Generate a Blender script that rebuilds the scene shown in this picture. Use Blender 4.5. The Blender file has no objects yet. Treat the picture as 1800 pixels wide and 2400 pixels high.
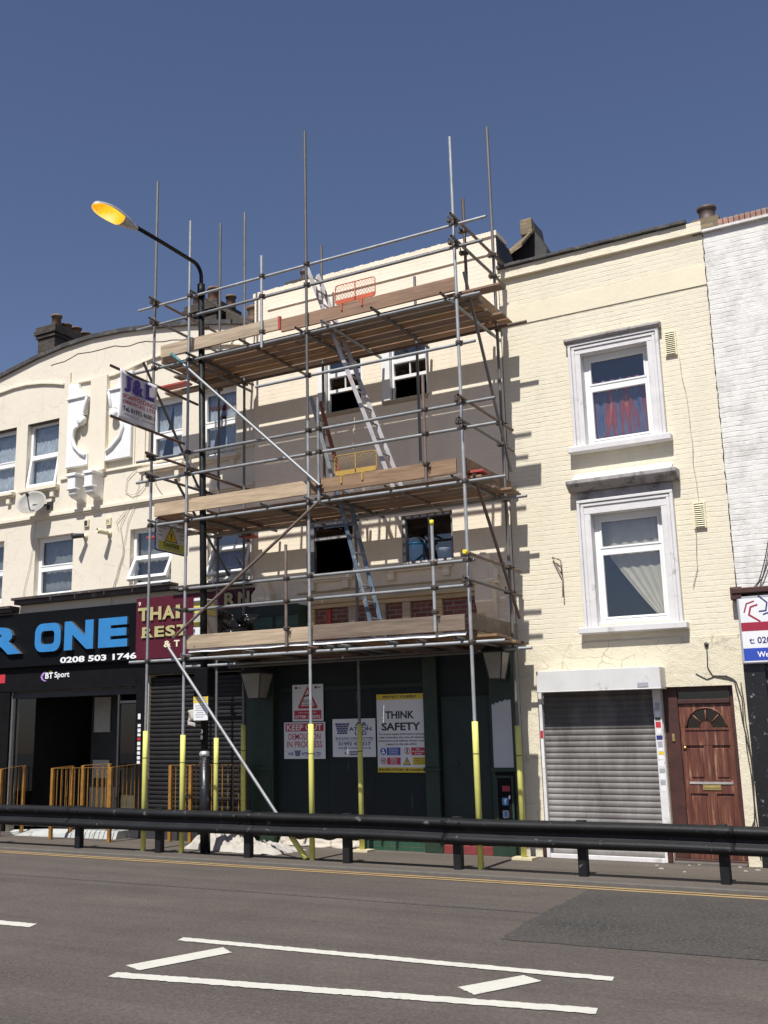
import bpy, math, random
from mathutils import Vector, Matrix, noise
random.seed(7)
S = bpy.context.scene
COL = S.collection
R = math.radians
PI = math.pi

# ------------------------------------------------------------------ camera
def rotm():
    y, p, r = 0.55574367, 0.22249531, 0.00780914
    m = Matrix.Rotation(y, 3, 'Z') @ Matrix.Rotation(p, 3, 'X') @ Matrix.Rotation(r, 3, 'Y')
    base = Matrix(((1, 0, 0), (0, 0, -1), (0, 1, 0)))      # camera x right, y up, z back
    return m @ base
cam = bpy.data.cameras.new('camera')
cam.sensor_fit = 'VERTICAL'
cam.sensor_height = 36.0
cam.lens = 2560.99 / 2400 * 36
cam.shift_x = (900 - 693.0) / 2400
cam.shift_y = -(1200 - 1168.44) / 2400
cam.clip_start = 0.1
cam.clip_end = 2000
co = bpy.data.objects.new('camera', cam)
COL.objects.link(co)
co.matrix_world = Matrix.Translation((8.5, 0, 1.6)) @ rotm().to_4x4()
S.camera = co

# ------------------------------------------------------------------ sky, sun, exposure
SUN_EL, SUN_AZ = 56.0, -5.0          # shadows fall along +Y, a little to -X
w = bpy.data.worlds.new('World')
S.world = w
w.use_nodes = True
nt = w.node_tree
bg = nt.nodes['Background']
sky = nt.nodes.new('ShaderNodeTexSky')
sky.sky_type = 'NISHITA'
sky.sun_disc = False
sky.sun_elevation = R(SUN_EL)
sky.sun_rotation = R(180 + SUN_AZ)
sky.air_density = 1.0
sky.dust_density = 0.7
sky.ozone_density = 4.5
tn = nt.nodes.new('ShaderNodeMix'); tn.data_type = 'RGBA'; tn.blend_type = 'MULTIPLY'; tn.inputs[0].default_value = 1.0
tn.inputs[7].default_value = (1.13, 0.975, 1.0, 1)                # tint put over the sky, also warming the shade: a more violet blue
nt.links.new(sky.outputs[0], tn.inputs[6]); nt.links.new(tn.outputs[2], bg.inputs[0])
bg.inputs[1].default_value = 0.068
sl = bpy.data.lights.new('sun', 'SUN')
sl.energy = 4.6
sl.angle = R(0.53)
sl.color = (1.0, 0.98, 0.94)
so = bpy.data.objects.new('sun', sl)
COL.objects.link(so)
d = Vector((math.sin(R(SUN_AZ)) * math.cos(R(SUN_EL)), math.cos(R(SUN_AZ)) * math.cos(R(SUN_EL)), -math.sin(R(SUN_EL))))
so.rotation_euler = d.to_track_quat('-Z', 'Y').to_euler()
so.location = (0, -20, 40)
S.view_settings.view_transform = 'Standard'
S.view_settings.look = 'None'
S.view_settings.exposure = 0.35
S.view_settings.gamma = 1.0

# ------------------------------------------------------------------ materials
def nm(name):
    m = bpy.data.materials.new(name)
    m.use_nodes = True
    t = m.node_tree
    b = t.nodes['Principled BSDF']
    return m, t, b
def N(t, kind, **kw):
    n = t.nodes.new(kind)
    for k, v in kw.items():
        if k.startswith('i_'):
            n.inputs[k[2:].replace('_', ' ')].default_value = v
        else:
            setattr(n, k, v)
    return n
def noise_n(t, vec, scale, detail=5, rough=0.6):
    n = N(t, 'ShaderNodeTexNoise')
    n.inputs['Scale'].default_value = scale
    n.inputs['Detail'].default_value = detail
    n.inputs['Roughness'].default_value = rough
    if vec is not None: t.links.new(vec, n.inputs['Vector'])
    return n.outputs['Fac']
def ramp(t, fac, stops):
    r = N(t, 'ShaderNodeValToRGB')
    e = r.color_ramp.elements
    while len(e) < len(stops): e.new(0.5)
    for i, (p, c) in enumerate(stops):
        e[i].position = p
        e[i].color = (c, c, c, 1) if not isinstance(c, tuple) else (*c, 1)
    t.links.new(fac, r.inputs[0])
    return r.outputs[0]
def mixc(t, fac, a, b, mode='MIX'):
    m = N(t, 'ShaderNodeMix', data_type='RGBA', blend_type=mode)
    for s, v in ((m.inputs[0], fac), (m.inputs[6], a), (m.inputs[7], b)):
        if hasattr(v, 'is_linked'): t.links.new(v, s)
        elif isinstance(v, tuple): s.default_value = (*v, 1)
        else: s.default_value = v
    return m.outputs[2]
def mth(t, op, a, b=0.0, clamp=False):
    m = N(t, 'ShaderNodeMath', operation=op, use_clamp=clamp)
    for s, v in ((m.inputs[0], a), (m.inputs[1], b)):
        if hasattr(v, 'is_linked'): t.links.new(v, s)
        else: s.default_value = v
    return m.outputs[0]
def objco(t):
    return N(t, 'ShaderNodeTexCoord').outputs['Object']
def bump(t, b, h, strength=0.4, dist=0.01):
    n = N(t, 'ShaderNodeBump')
    n.inputs['Strength'].default_value = strength
    n.inputs['Distance'].default_value = dist
    t.links.new(h, n.inputs['Height'])
    t.links.new(n.outputs[0], b.inputs['Normal'])
def dk(c, k): return tuple(x * k for x in c)

def paint(name, col, rough=0.55, var=0.12, scale=3.0, bmp=0.0, bscale=40, metal=0.0, spec=0.5, dirt=None, dirt_amt=0.0, dscale=6.0):
    m, t, b = nm(name)
    v = objco(t)
    f = noise_n(t, v, scale, 6)
    c = mixc(t, ramp(t, f, [(0.3, 0.0), (0.7, 1.0)]), dk(col, 1 - var), dk(col, 1 + var * 0.6))
    if dirt:
        g = noise_n(t, v, dscale, 8, 0.7)
        k = ramp(t, g, [(0.62 - dirt_amt, 0.0), (0.72 - dirt_amt * 0.6, 1.0)])
        c = mixc(t, k, c, dirt)
    t.links.new(c, b.inputs['Base Color'])
    b.inputs['Roughness'].default_value = rough
    b.inputs['Metallic'].default_value = metal
    b.inputs['Specular IOR Level'].default_value = spec
    if bmp:
        bump(t, b, noise_n(t, v, bscale, 4), bmp, 0.01)
    return m

def wallvec(t):
    v = objco(t)
    s = N(t, 'ShaderNodeSeparateXYZ'); t.links.new(v, s.inputs[0])
    u = mth(t, 'ADD', s.outputs[0], s.outputs[1])
    c = N(t, 'ShaderNodeCombineXYZ')
    t.links.new(u, c.inputs[0]); t.links.new(s.outputs[2], c.inputs[1])
    return v, c.outputs[0]

def brick(name, col, mortar, rough=0.7, painted=True, mort=0.006, strength=0.7, var=0.08, stain=(0.45, 0.42, 0.34), stain_amt=0.0, wob=0.012, chip=None):
    m, t, b = nm(name)
    v, uv = wallvec(t)
    nz = N(t, 'ShaderNodeTexNoise'); nz.inputs['Scale'].default_value = 5.0; nz.inputs['Detail'].default_value = 5
    t.links.new(v, nz.inputs['Vector'])
    vm = N(t, 'ShaderNodeVectorMath', operation='MULTIPLY_ADD')
    t.links.new(nz.outputs['Color'], vm.inputs[0]); vm.inputs[1].default_value = (wob, wob, 0); t.links.new(uv, vm.inputs[2])
    bt = N(t, 'ShaderNodeTexBrick')
    t.links.new(vm.outputs[0], bt.inputs['Vector'])
    bt.inputs['Scale'].default_value = 1.0
    bt.inputs['Brick Width'].default_value = 0.225
    bt.inputs['Row Height'].default_value = 0.075
    bt.inputs['Mortar Size'].default_value = mort
    bt.inputs['Mortar Smooth'].default_value = 0.25
    bt.inputs['Bias'].default_value = 0.0
    bt.inputs['Color1'].default_value = (*dk(col, 1 - var), 1)
    bt.inputs['Color2'].default_value = (*dk(col, 1 + var * .5), 1)
    bt.inputs['Mortar'].default_value = (*mortar, 1)
    f1 = noise_n(t, v, 1.3, 7, 0.65)
    mask = ramp(t, noise_n(t, v, 2.3, 4), [(0.35, 0.15), (0.62, 1.0)])
    if painted:
        bd = N(t, 'ShaderNodeTexBrick'); t.links.new(vm.outputs[0], bd.inputs['Vector'])
        for k_, v_ in (('Scale', 1.0), ('Brick Width', 60.0), ('Row Height', 0.075), ('Mortar Size', mort * 0.8), ('Mortar Smooth', 0.5)): bd.inputs[k_].default_value = v_
        mask = mth(t, 'MULTIPLY', ramp(t, noise_n(t, v, 1.1, 5, 0.7), [(0.38, 0.1), (0.62, 1.0)]), ramp(t, noise_n(t, v, 7.0, 4, 0.7), [(0.40, 0.0), (0.62, 1.0)]))
        joint = mth(t, 'ADD', mth(t, 'MULTIPLY', bd.outputs['Fac'], 0.8), mth(t, 'MULTIPLY', bt.outputs['Fac'], 0.3), True)
        c = mixc(t, mth(t, 'MULTIPLY', joint, mth(t, 'MULTIPLY', mask, 0.42)), col, mortar)
        c = mixc(t, ramp(t, f1, [(0.35, 0.0), (0.7, 0.55)]), c, dk(col, 0.84))
        mq = N(t, 'ShaderNodeMapping'); mq.inputs['Scale'].default_value = (3.5, 3.5, 0.45); t.links.new(v, mq.inputs[0])
        c = mixc(t, ramp(t, noise_n(t, mq.outputs[0], 1.0, 8, 0.7), [(0.52, 0.0), (0.8, 0.30)]), c, stain)
    else:
        c = mixc(t, ramp(t, f1, [(0.3, 0.0), (0.7, 0.6)]), bt.outputs['Color'], dk(col, 0.45))
    if stain_amt:
        g = noise_n(t, v, 3.1, 9, 0.72)
        c = mixc(t, ramp(t, g, [(0.60 - stain_amt * .2, 0.0), (0.78, stain_amt)]), c, stain)
    if chip:
        g = noise_n(t, v, 9, 6, 0.7)
        c = mixc(t, ramp(t, g, [(0.68, 0.0), (0.72, 1.0)]), c, chip)
    t.links.new(c, b.inputs['Base Color'])
    b.inputs['Roughness'].default_value = rough
    if not painted: joint = bt.outputs['Fac']
    h = mth(t, 'SUBTRACT', 1.0, mth(t, 'MULTIPLY', joint, mth(t, 'ADD', mth(t, 'MULTIPLY', mask, 0.93), 0.07)))
    h = mth(t, 'ADD', h, mth(t, 'MULTIPLY', noise_n(t, v, 14, 6), 0.9))
    bump(t, b, h, strength, 0.012)
    return m

def stucco(name, col, crack=0.0, stain=0.25, bs=0.5, dark=(0.5, 0.45, 0.36)):
    m, t, b = nm(name)
    v = objco(t)
    f1 = noise_n(t, v, 1.1, 8, 0.65)
    c = mixc(t, ramp(t, f1, [(0.35, 0.0), (0.72, 0.7)]), col, dk(col, 0.88))
    mp = N(t, 'ShaderNodeMapping'); mp.inputs['Scale'].default_value = (5, 5, 0.7); t.links.new(v, mp.inputs[0])
    g = noise_n(t, mp.outputs[0], 1.0, 8, 0.7)
    c = mixc(t, ramp(t, g, [(0.55, 0.0), (0.8, stain)]), c, dark)
    if crack:
        nz = N(t, 'ShaderNodeTexNoise'); nz.inputs['Scale'].default_value = 2.2; nz.inputs['Detail'].default_value = 6
        t.links.new(v, nz.inputs['Vector'])
        va = N(t, 'ShaderNodeVectorMath', operation='MULTIPLY_ADD')
        t.links.new(nz.outputs['Color'], va.inputs[0]); va.inputs[1].default_value = (0.5, 0.5, 0.5); t.links.new(v, va.inputs[2])
        vo = N(t, 'ShaderNodeTexVoronoi', feature='DISTANCE_TO_EDGE'); vo.inputs['Scale'].default_value = 1.9
        t.links.new(va.outputs[0], vo.inputs['Vector'])
        k = ramp(t, vo.outputs['Distance'], [(0.0, 1.0), (0.022, 0.0)])
        k = mth(t, 'MULTIPLY', k, ramp(t, noise_n(t, v, 1.7, 3), [(0.48 - .1 * crack, 0.0), (0.6 - .08 * crack, min(1, crack * .9))]))
        c = mixc(t, k, c, (0.16, 0.13, 0.10))
        g2 = noise_n(t, v, 4.5, 9, 0.75)
        c = mixc(t, ramp(t, g2, [(0.60, 0.0), (0.74, 0.65 * crack)]), c, (0.33, 0.29, 0.23))
    t.links.new(c, b.inputs['Base Color'])
    b.inputs['Roughness'].default_value = 0.8
    h = mth(t, 'ADD', noise_n(t, v, 60, 5), mth(t, 'MULTIPLY', noise_n(t, v, 7, 5), 1.6))
    bump(t, b, h, bs, 0.008)
    return m

def wood(name, c1, c2, rough=0.75):
    m, t, b = nm(name)
    v = objco(t)
    oi = N(t, 'ShaderNodeObjectInfo')
    mp = N(t, 'ShaderNodeMapping'); mp.inputs['Scale'].default_value = (1.0, 14, 14)
    t.links.new(v, mp.inputs[0])
    sh = N(t, 'ShaderNodeVectorMath', operation='ADD'); t.links.new(mp.outputs[0], sh.inputs[0])
    cb = N(t, 'ShaderNodeCombineXYZ'); t.links.new(mth(t, 'MULTIPLY', oi.outputs['Random'], 30.0), cb.inputs[0])
    t.links.new(cb.outputs[0], sh.inputs[1])
    g = noise_n(t, sh.outputs[0], 2.0, 8, 0.65)
    c = mixc(t, ramp(t, g, [(0.3, 0.0), (0.7, 1.0)]), c1, c2)
    k = noise_n(t, sh.outputs[0], 0.9, 6, 0.7)
    c = mixc(t, ramp(t, k, [(0.46, 0.0), (0.68, 0.7)]), c, dk(c1, 0.5))
    hs = N(t, 'ShaderNodeHueSaturation'); t.links.new(c, hs.inputs['Color'])
    t.links.new(mth(t, 'ADD', mth(t, 'MULTIPLY', oi.outputs['Random'], 0.55), 0.72), hs.inputs['Value'])
    t.links.new(mth(t, 'ADD', mth(t, 'MULTIPLY', oi.outputs['Random'], 0.5), 0.65), hs.inputs['Saturation'])
    kn = N(t, 'ShaderNodeTexVoronoi'); kn.inputs['Scale'].default_value = 2.3; t.links.new(v, kn.inputs['Vector'])
    c = mixc(t, ramp(t, kn.outputs['Distance'], [(0.03, 0.8), (0.07, 0.0)]), hs.outputs[0], (0.09, 0.05, 0.03))
    t.links.new(c, b.inputs['Base Color'])
    b.inputs['Roughness'].default_value = rough
    bump(t, b, g, 0.35, 0.006)
    return m

def metal(name, col, rough=0.45, met=0.85, spots=(0.16, 0.10, 0.07), amt=0.2):
    m, t, b = nm(name)
    v = objco(t)
    oi = N(t, 'ShaderNodeObjectInfo')
    mp = N(t, 'ShaderNodeVectorMath', operation='ADD'); t.links.new(v, mp.inputs[0])
    cb = N(t, 'ShaderNodeCombineXYZ'); t.links.new(mth(t, 'MULTIPLY', oi.outputs['Random'], 50.0), cb.inputs[0]); t.links.new(cb.outputs[0], mp.inputs[1])
    f = noise_n(t, mp.outputs[0], 6, 8, 0.7)
    c = mixc(t, ramp(t, f, [(0.3, 0.0), (0.7, 1.0)]), dk(col, 0.75), dk(col, 1.12))
    hs = N(t, 'ShaderNodeHueSaturation'); t.links.new(c, hs.inputs['Color'])
    t.links.new(mth(t, 'ADD', mth(t, 'MULTIPLY', oi.outputs['Random'], 0.5), 0.72), hs.inputs['Value'])
    k = noise_n(t, mp.outputs[0], 3.3, 8, 0.75)
    c = mixc(t, ramp(t, k, [(0.62 - amt * .2, 0.0), (0.74, amt * 3)]), hs.outputs[0], spots)
    if name != 'brass': c = mixc(t, ramp(t, noise_n(t, mp.outputs[0], 9.0, 6, 0.8), [(0.63, 0.0), (0.68, 0.7)]), c, (0.42, 0.40, 0.37))
    t.links.new(c, b.inputs['Base Color'])
    b.inputs['Metallic'].default_value = met
    t.links.new(mth(t, 'ADD', mth(t, 'MULTIPLY', f, 0.3), rough - 0.1), b.inputs['Roughness'])
    return m

def asphalt(name, col, col2, speck=(0.32, 0.3, 0.28), amt=0.25, s=140, edge=None):
    m, t, b = nm(name)
    v = objco(t)
    f1 = noise_n(t, v, 0.8, 9, 0.68)
    c = mixc(t, ramp(t, f1, [(0.34, 0.0), (0.66, 1.0)]), col, col2)
    mp = N(t, 'ShaderNodeMapping'); mp.inputs['Scale'].default_value = (0.10, 1.5, 1); t.links.new(v, mp.inputs[0])
    f2 = noise_n(t, mp.outputs[0], 1.0, 8, 0.65)
    c = mixc(t, ramp(t, f2, [(0.44, 0.0), (0.68, 0.62)]), c, dk(col, 0.58))
    f3 = noise_n(t, v, s * .35, 4, 0.75)
    c = mixc(t, ramp(t, f3, [(0.48, 0.0), (0.66, amt * 1.6)]), c, speck)
    f4 = noise_n(t, v, s * 0.22, 5, 0.8)
    c = mixc(t, ramp(t, f4, [(0.47, 0.0), (0.64, 0.55)]), c, dk(col, 0.35))
    f5 = noise_n(t, v, 1.7, 10, 0.82)
    c = mixc(t, ramp(t, f5, [(0.62, 0.0), (0.72, 0.7)]), c, dk(col, 0.45))
    f6 = noise_n(t, v, 4.0, 3, 0.5)
    c = mixc(t, ramp(t, f6, [(0.74, 0.0), (0.77, 0.8)]), c, dk(col, 0.2))
    if edge:                                     # resurfaced area worn back to the old colour towards the kerb
        sx = N(t, 'ShaderNodeSeparateXYZ'); t.links.new(v, sx.inputs[0])
        k = mth(t, 'ADD', mth(t, 'MULTIPLY', mth(t, 'SUBTRACT', sx.outputs[1], 12.2), 0.55), mth(t, 'MULTIPLY', mth(t, 'SUBTRACT', f5, 0.5), 1.5), True)
        k2 = mth(t, 'MULTIPLY', mth(t, 'SUBTRACT', f1, 0.40), 1.6, True)
        c = mixc(t, mth(t, 'MAXIMUM', k, k2), c, edge)
    t.links.new(c, b.inputs['Base Color'])
    b.inputs['Roughness'].default_value = 0.85
    bump(t, b, mth(t, 'ADD', f3, f4), 0.6, 0.008)
    return m

def glass(name, tint=(0.92, 0.94, 0.95), base=0.08):
    m = bpy.data.materials.new(name); m.use_nodes = True
    t = m.node_tree; t.nodes.clear()
    o = N(t, 'ShaderNodeOutputMaterial')
    tr = N(t, 'ShaderNodeBsdfTransparent'); tr.inputs[0].default_value = (*tint, 1)
    gl = N(t, 'ShaderNodeBsdfGlossy'); gl.inputs['Roughness'].default_value = 0.02; gl.inputs[0].default_value = (0.95, 0.97, 1, 1)
    fr = N(t, 'ShaderNodeLayerWeight'); fr.inputs[0].default_value = 0.5
    nz = noise_n(t, objco(t), 1.4, 2)
    bp = N(t, 'ShaderNodeBump'); bp.inputs['Strength'].default_value = 0.02; bp.inputs['Distance'].default_value = 0.02
    t.links.new(nz, bp.inputs['Height']); t.links.new(bp.outputs[0], gl.inputs['Normal'])
    mx = N(t, 'ShaderNodeMixShader')
    t.links.new(mth(t, 'ADD', mth(t, 'MULTIPLY', mth(t, 'POWER', fr.outputs['Facing'], 4.0), 0.9), base, True), mx.inputs[0])
    t.links.new(tr.outputs[0], mx.inputs[1]); t.links.new(gl.outputs[0], mx.inputs[2])
    t.links.new(mx.outputs[0], o.inputs[0])
    return m
def emit(name, col, s):
    m, t, b = nm(name)
    b.inputs['Base Color'].default_value = (*col, 1)
    b.inputs['Emission Color'].default_value = (*col, 1)
    b.inputs['Emission Strength'].default_value = s
    b.inputs['Roughness'].default_value = 0.3
    return m
def plain(name, col, rough=0.5, metal=0.0):
    return paint(name, col, rough, 0.05, 8.0, metal=metal)

M = {}
M['cream'] = stucco('cream render', (0.735, 0.665, 0.54), 0.25, 0.25, 0.45)
M['cream_trim'] = stucco('cream trim', (0.76, 0.69, 0.55), 0, 0.3, 0.2)
M['plaster'] = paint('white plaster', (0.78, 0.78, 0.76), 0.6, 0.08, 2, 0.15, 30)
M['white_brick'] = brick('cream painted brick', (0.85, 0.745, 0.585), (0.50, 0.42, 0.30), stain_amt=0.16, mort=0.008, strength=0.42, wob=0.03)
M['yellow_brick'] = brick('yellow painted brick', (0.735, 0.665, 0.51), (0.42, 0.36, 0.25), strength=0.65, stain_amt=0.3, mort=0.009, wob=0.03)
M['yellow_render'] = stucco('yellow render', (0.76, 0.685, 0.51), 0, 0.15, 0.4)
M['yellow_cracked'] = stucco('cracked yellow render', (0.73, 0.655, 0.49), 0.55, 0.55, 1.3)
M['chalk_brick'] = brick('white painted brick', (0.73, 0.705, 0.66), (0.33, 0.31, 0.28), strength=0.75, stain=(0.30, 0.275, 0.25), stain_amt=0.7, mort=0.010, wob=0.045)
M['dark_brick'] = brick('sooty brick', (0.075, 0.055, 0.04), (0.05, 0.042, 0.035), painted=False, mort=0.01, var=0.5, chip=(0.16, 0.13, 0.09))
M['red_brick'] = brick('red brick', (0.22, 0.07, 0.05), (0.28, 0.24, 0.2), painted=False, mort=0.012, var=0.35, wob=0.006)
M['soldier'] = brick('brick on edge', (0.42, 0.2, 0.14), (0.35, 0.3, 0.26), painted=False, mort=0.012, var=0.4, chip=(0.6, 0.55, 0.5))
M['terracotta'] = paint('terracotta', (0.22, 0.13, 0.08), 0.8, 0.35, 7, 0.3, 30, dirt=(0.07, 0.055, 0.045), dirt_amt=0.1)
M['pot_dark'] = paint('dark clay', (0.09, 0.06, 0.05), 0.6, 0.3, 8)
M['lead'] = paint('lead flashing', (0.10, 0.10, 0.10), 0.6, 0.2, 6, dirt=(0.2, 0.19, 0.17), dirt_amt=0.08)
M['coping'] = paint('dark coping', (0.055, 0.05, 0.05), 0.7, 0.3, 6, 0.3, 20, dirt=(0.13, 0.12, 0.10), dirt_amt=0.08)
M['inside'] = paint('dark interior', (0.035, 0.033, 0.03), 0.9)
M['upvc'] = paint('white window plastic', (0.80, 0.80, 0.78), 0.35, 0.05, 4)
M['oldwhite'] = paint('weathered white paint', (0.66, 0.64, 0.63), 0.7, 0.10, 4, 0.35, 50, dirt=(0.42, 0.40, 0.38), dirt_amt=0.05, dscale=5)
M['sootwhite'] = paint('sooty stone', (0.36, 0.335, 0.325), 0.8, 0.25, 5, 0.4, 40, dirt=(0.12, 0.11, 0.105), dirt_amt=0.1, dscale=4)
M['taped'] = paint('new grey frame', (0.17, 0.17, 0.18), 0.45, 0.1, 5)
M['tape'] = paint('protective tape', (0.62, 0.62, 0.62), 0.4, 0.3, 25, dirt=(0.2, 0.2, 0.22), dirt_amt=0.12, dscale=30)
M['glass'] = glass('window glass')
M['glass_dark'] = glass('darker glass', (0.45, 0.5, 0.52), 0.05)
M['net'] = paint('net curtain', (0.46, 0.48, 0.50), 0.9, 0.3, 9)
M['drape'] = paint('beige curtain', (0.50, 0.44, 0.34), 0.9, 0.10, 5)
M['greycurtain'] = paint('grey curtain', (0.21, 0.21, 0.205), 0.9, 0.2, 5)
m, t, b = nm('patterned curtain'); M['pattern'] = m
v = objco(t); mp = N(t, 'ShaderNodeMapping'); mp.inputs['Scale'].default_value = (9, 0.01, 1.3); t.links.new(v, mp.inputs[0])
f = noise_n(t, mp.outputs[0], 1.0, 3, 0.6)
c = ramp(t, f, [(0.36, (0.05, 0.07, 0.15)), (0.46, (0.12, 0.13, 0.20)), (0.54, (0.20, 0.05, 0.06)), (0.64, (0.38, 0.06, 0.04)), (0.74, (0.5, 0.22, 0.12))])
t.links.new(c, b.inputs['Base Color']); b.inputs['Roughness'].default_value = 0.9
M['black_paint'] = paint('black shop paint', (0.007, 0.007, 0.0078), 0.6, 0.3, 5, 0.15, 30, spec=0.1)
M['black_fascia'] = paint('black fascia', (0.005, 0.0055, 0.007), 0.6, 0.2, 3, spec=0.08)
M['brown_ledge'] = paint('dark brown ledge', (0.055, 0.042, 0.04), 0.65, 0.4, 5, 0.3, 25, dirt=(0.22, 0.2, 0.18), dirt_amt=0.04)
M['charcoal'] = paint('charcoal', (0.035, 0.035, 0.04), 0.6, 0.2, 4)
M['blue_letter'] = paint('blue letter', (0.030, 0.20, 0.47), 0.35, 0.08, 4)
M['steel_edge'] = metal('steel letter edge', (0.55, 0.55, 0.57), 0.3, 0.9, amt=0.0)
M['white_letter'] = plain('white lettering', (0.80, 0.80, 0.80), 0.5)
M['maroon'] = paint('maroon sign', (0.085, 0.010, 0.022), 0.5, 0.15, 3, spec=0.25)
M['gold'] = paint('gold lettering', (0.42, 0.37, 0.17), 0.45, 0.12, 6)
M['sand'] = plain('cream lettering', (0.75, 0.68, 0.50), 0.5)
M['shutter_dark'] = paint('dark shutter', (0.016, 0.0145, 0.0145), 0.5, 0.3, 6, metal=0.1, spec=0.3)
M['green_dark'] = paint('dark green paint', (0.0085, 0.020, 0.016), 0.6, 0.25, 4, 0.15, 30)
M['green_pil'] = paint('green pilaster paint', (0.016, 0.037, 0.020), 0.55, 0.3, 4, 0.2, 25, dirt=(0.012, 0.022, 0.016), dirt_amt=0.1)
M['green_panel'] = paint('green fascia panel', (0.03, 0.068, 0.048), 0.5, 0.2, 3)
M['hoarding'] = paint('hoarding boards', (0.0075, 0.0135, 0.014), 0.75, 0.3, 2.5, 0.1, 30)
M['green_tile'] = brick('green glazed tile', (0.035, 0.10, 0.06), (0.12, 0.12, 0.09), painted=False, mort=0.006, rough=0.3)
M['red_tile'] = paint('red painted plinth', (0.20, 0.035, 0.035), 0.5, 0.25, 5, 0.2, 30)
M['rubble'] = stucco('broken plaster', (0.52, 0.46, 0.38), 1.0, 0.7, 1.6)
M['white_patch'] = paint('fresh white primer', (0.52, 0.52, 0.52), 0.6, 0.06, 3)
M['timber'] = wood('planed timber', (0.44, 0.34, 0.19), (0.56, 0.44, 0.27))
M['board'] = wood('scaffold board', (0.170, 0.103, 0.058), (0.305, 0.195, 0.115))
M['board_pale'] = wood('pale scaffold board', (0.31, 0.235, 0.16), (0.46, 0.36, 0.255))
M['board_red'] = wood('reddish scaffold board', (0.20, 0.112, 0.068), (0.31, 0.188, 0.115))
M['red_paint'] = paint('red board end', (0.42, 0.055, 0.045), 0.6, 0.25, 8, dirt=(0.3, 0.1, 0.07), dirt_amt=0.1)
M['galv'] = metal('galvanised tube', (0.34, 0.35, 0.355), 0.5, 0.45, (0.17, 0.14, 0.11), 0.16)
M['galv_dark'] = metal('dull old tube', (0.17, 0.165, 0.16), 0.55, 0.45, (0.17, 0.10, 0.07), 0.25)
M['rusty_tube'] = metal('rusty tube', (0.20, 0.155, 0.13), 0.6, 0.45, (0.19, 0.09, 0.06), 0.5)
M['fitting'] = metal('scaffold fitting', (0.10, 0.085, 0.075), 0.55, 0.7, (0.12, 0.06, 0.04), 0.35)
M['foam'] = paint('yellow foam sleeve', (0.68, 0.66, 0.17), 0.65, 0.12, 4, dirt=(0.40, 0.39, 0.08), dirt_amt=0.0)
M['foam_tape'] = plain('dark tape', (0.16, 0.15, 0.03), 0.6)
M['yellow_cap'] = plain('yellow cap', (0.8, 0.62, 0.03), 0.5)
M['alu_blue'] = metal('blue painted ladder', (0.12, 0.165, 0.22), 0.5, 0.4, (0.42, 0.42, 0.42), 0.5)
M['alu_pink'] = metal('pale ladder', (0.42, 0.40, 0.40), 0.5, 0.35, (0.55, 0.22, 0.22), 0.28)
M['ladder_red'] = metal('red ladder', (0.30, 0.095, 0.06), 0.55, 0.3, (0.25, 0.1, 0.07), 0.3)
M['ladder_grey'] = metal('grey ladder', (0.34, 0.34, 0.35), 0.5, 0.6, (0.2, 0.2, 0.2), 0.2)
M['orange'] = paint('orange mesh', (0.50, 0.105, 0.045), 0.55, 0.15, 6)
M['amber'] = paint('yellow mesh', (0.42, 0.26, 0.055), 0.55, 0.15, 6)
M['black_iron'] = paint('black street lamp paint', (0.007, 0.0075, 0.0075), 0.5, 0.3, 5, spec=0.22, dirt=(0.02, 0.022, 0.02), dirt_amt=0.1)
M['black_flaky'] = paint('flaky black paint', (0.012, 0.012, 0.013), 0.35, 0.3, 5, 0.2, 20, dirt=(0.40, 0.40, 0.40), dirt_amt=0.03, dscale=11)
M['barrier'] = paint('scuffed black barrier paint', (0.011, 0.0115, 0.0125), 0.55, 0.4, 2.5, 0.25, 25, spec=0.28, dirt=(0.17, 0.165, 0.16), dirt_amt=0.0, dscale=6)
M['lamp_grey'] = paint('grey lamp shell', (0.36, 0.35, 0.33), 0.45, 0.15, 5)
M['collar'] = metal('aluminium collar', (0.65, 0.65, 0.66), 0.35, 0.8, amt=0.1)
m, t, b = nm('lit sodium lens'); M['lens'] = m
v = objco(t)
ds = N(t, 'ShaderNodeVectorMath', operation='DISTANCE'); t.links.new(v, ds.inputs[0]); ds.inputs[1].default_value = (-0.21, -2.40, 9.66)
dist_out = ds.outputs['Value']
e = ramp(t, dist_out, [(0.0, (1.0, 0.85, 0.3)), (0.16, (1.0, 0.62, 0.02)), (0.30, (1.0, 0.40, 0.01)), (0.5, (0.8, 0.22, 0.01))])
e = mixc(t, ramp(t, noise_n(t, v, 14, 5), [(0.58, 0.0), (0.66, 0.5)]), e, (0.3, 0.1, 0.01))
t.links.new(e, b.inputs['Emission Color']); t.links.new(e, b.inputs['Base Color'])
b.inputs['Emission Strength'].default_value = 0.72
b.inputs['Roughness'].default_value = 0.25
M['railing'] = paint('mustard railing paint', (0.30, 0.145, 0.025), 0.5, 0.3, 8, dirt=(0.18, 0.08, 0.03), dirt_amt=0.08)
M['concrete'] = paint('pale concrete', (0.40, 0.41, 0.39), 0.8, 0.15, 4, 0.3, 40, dirt=(0.2, 0.19, 0.17), dirt_amt=0.06)
M['road'] = asphalt('road asphalt', (0.078, 0.0615, 0.0505), (0.108, 0.0875, 0.073), (0.22, 0.195, 0.17), 0.22)
M['patch'] = asphalt('fresh tarmac', (0.030, 0.027, 0.0235), (0.045, 0.0395, 0.034), (0.20, 0.19, 0.17), 0.35, 100, edge=(0.078, 0.064, 0.053))
M['pavement'] = asphalt('pavement asphalt', (0.100, 0.081, 0.064), (0.134, 0.110, 0.089), (0.22, 0.2, 0.17), 0.22, 120)
M['kerbstone'] = paint('kerb stone', (0.115, 0.103, 0.088), 0.85, 0.2, 5, 0.4, 50)
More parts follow.
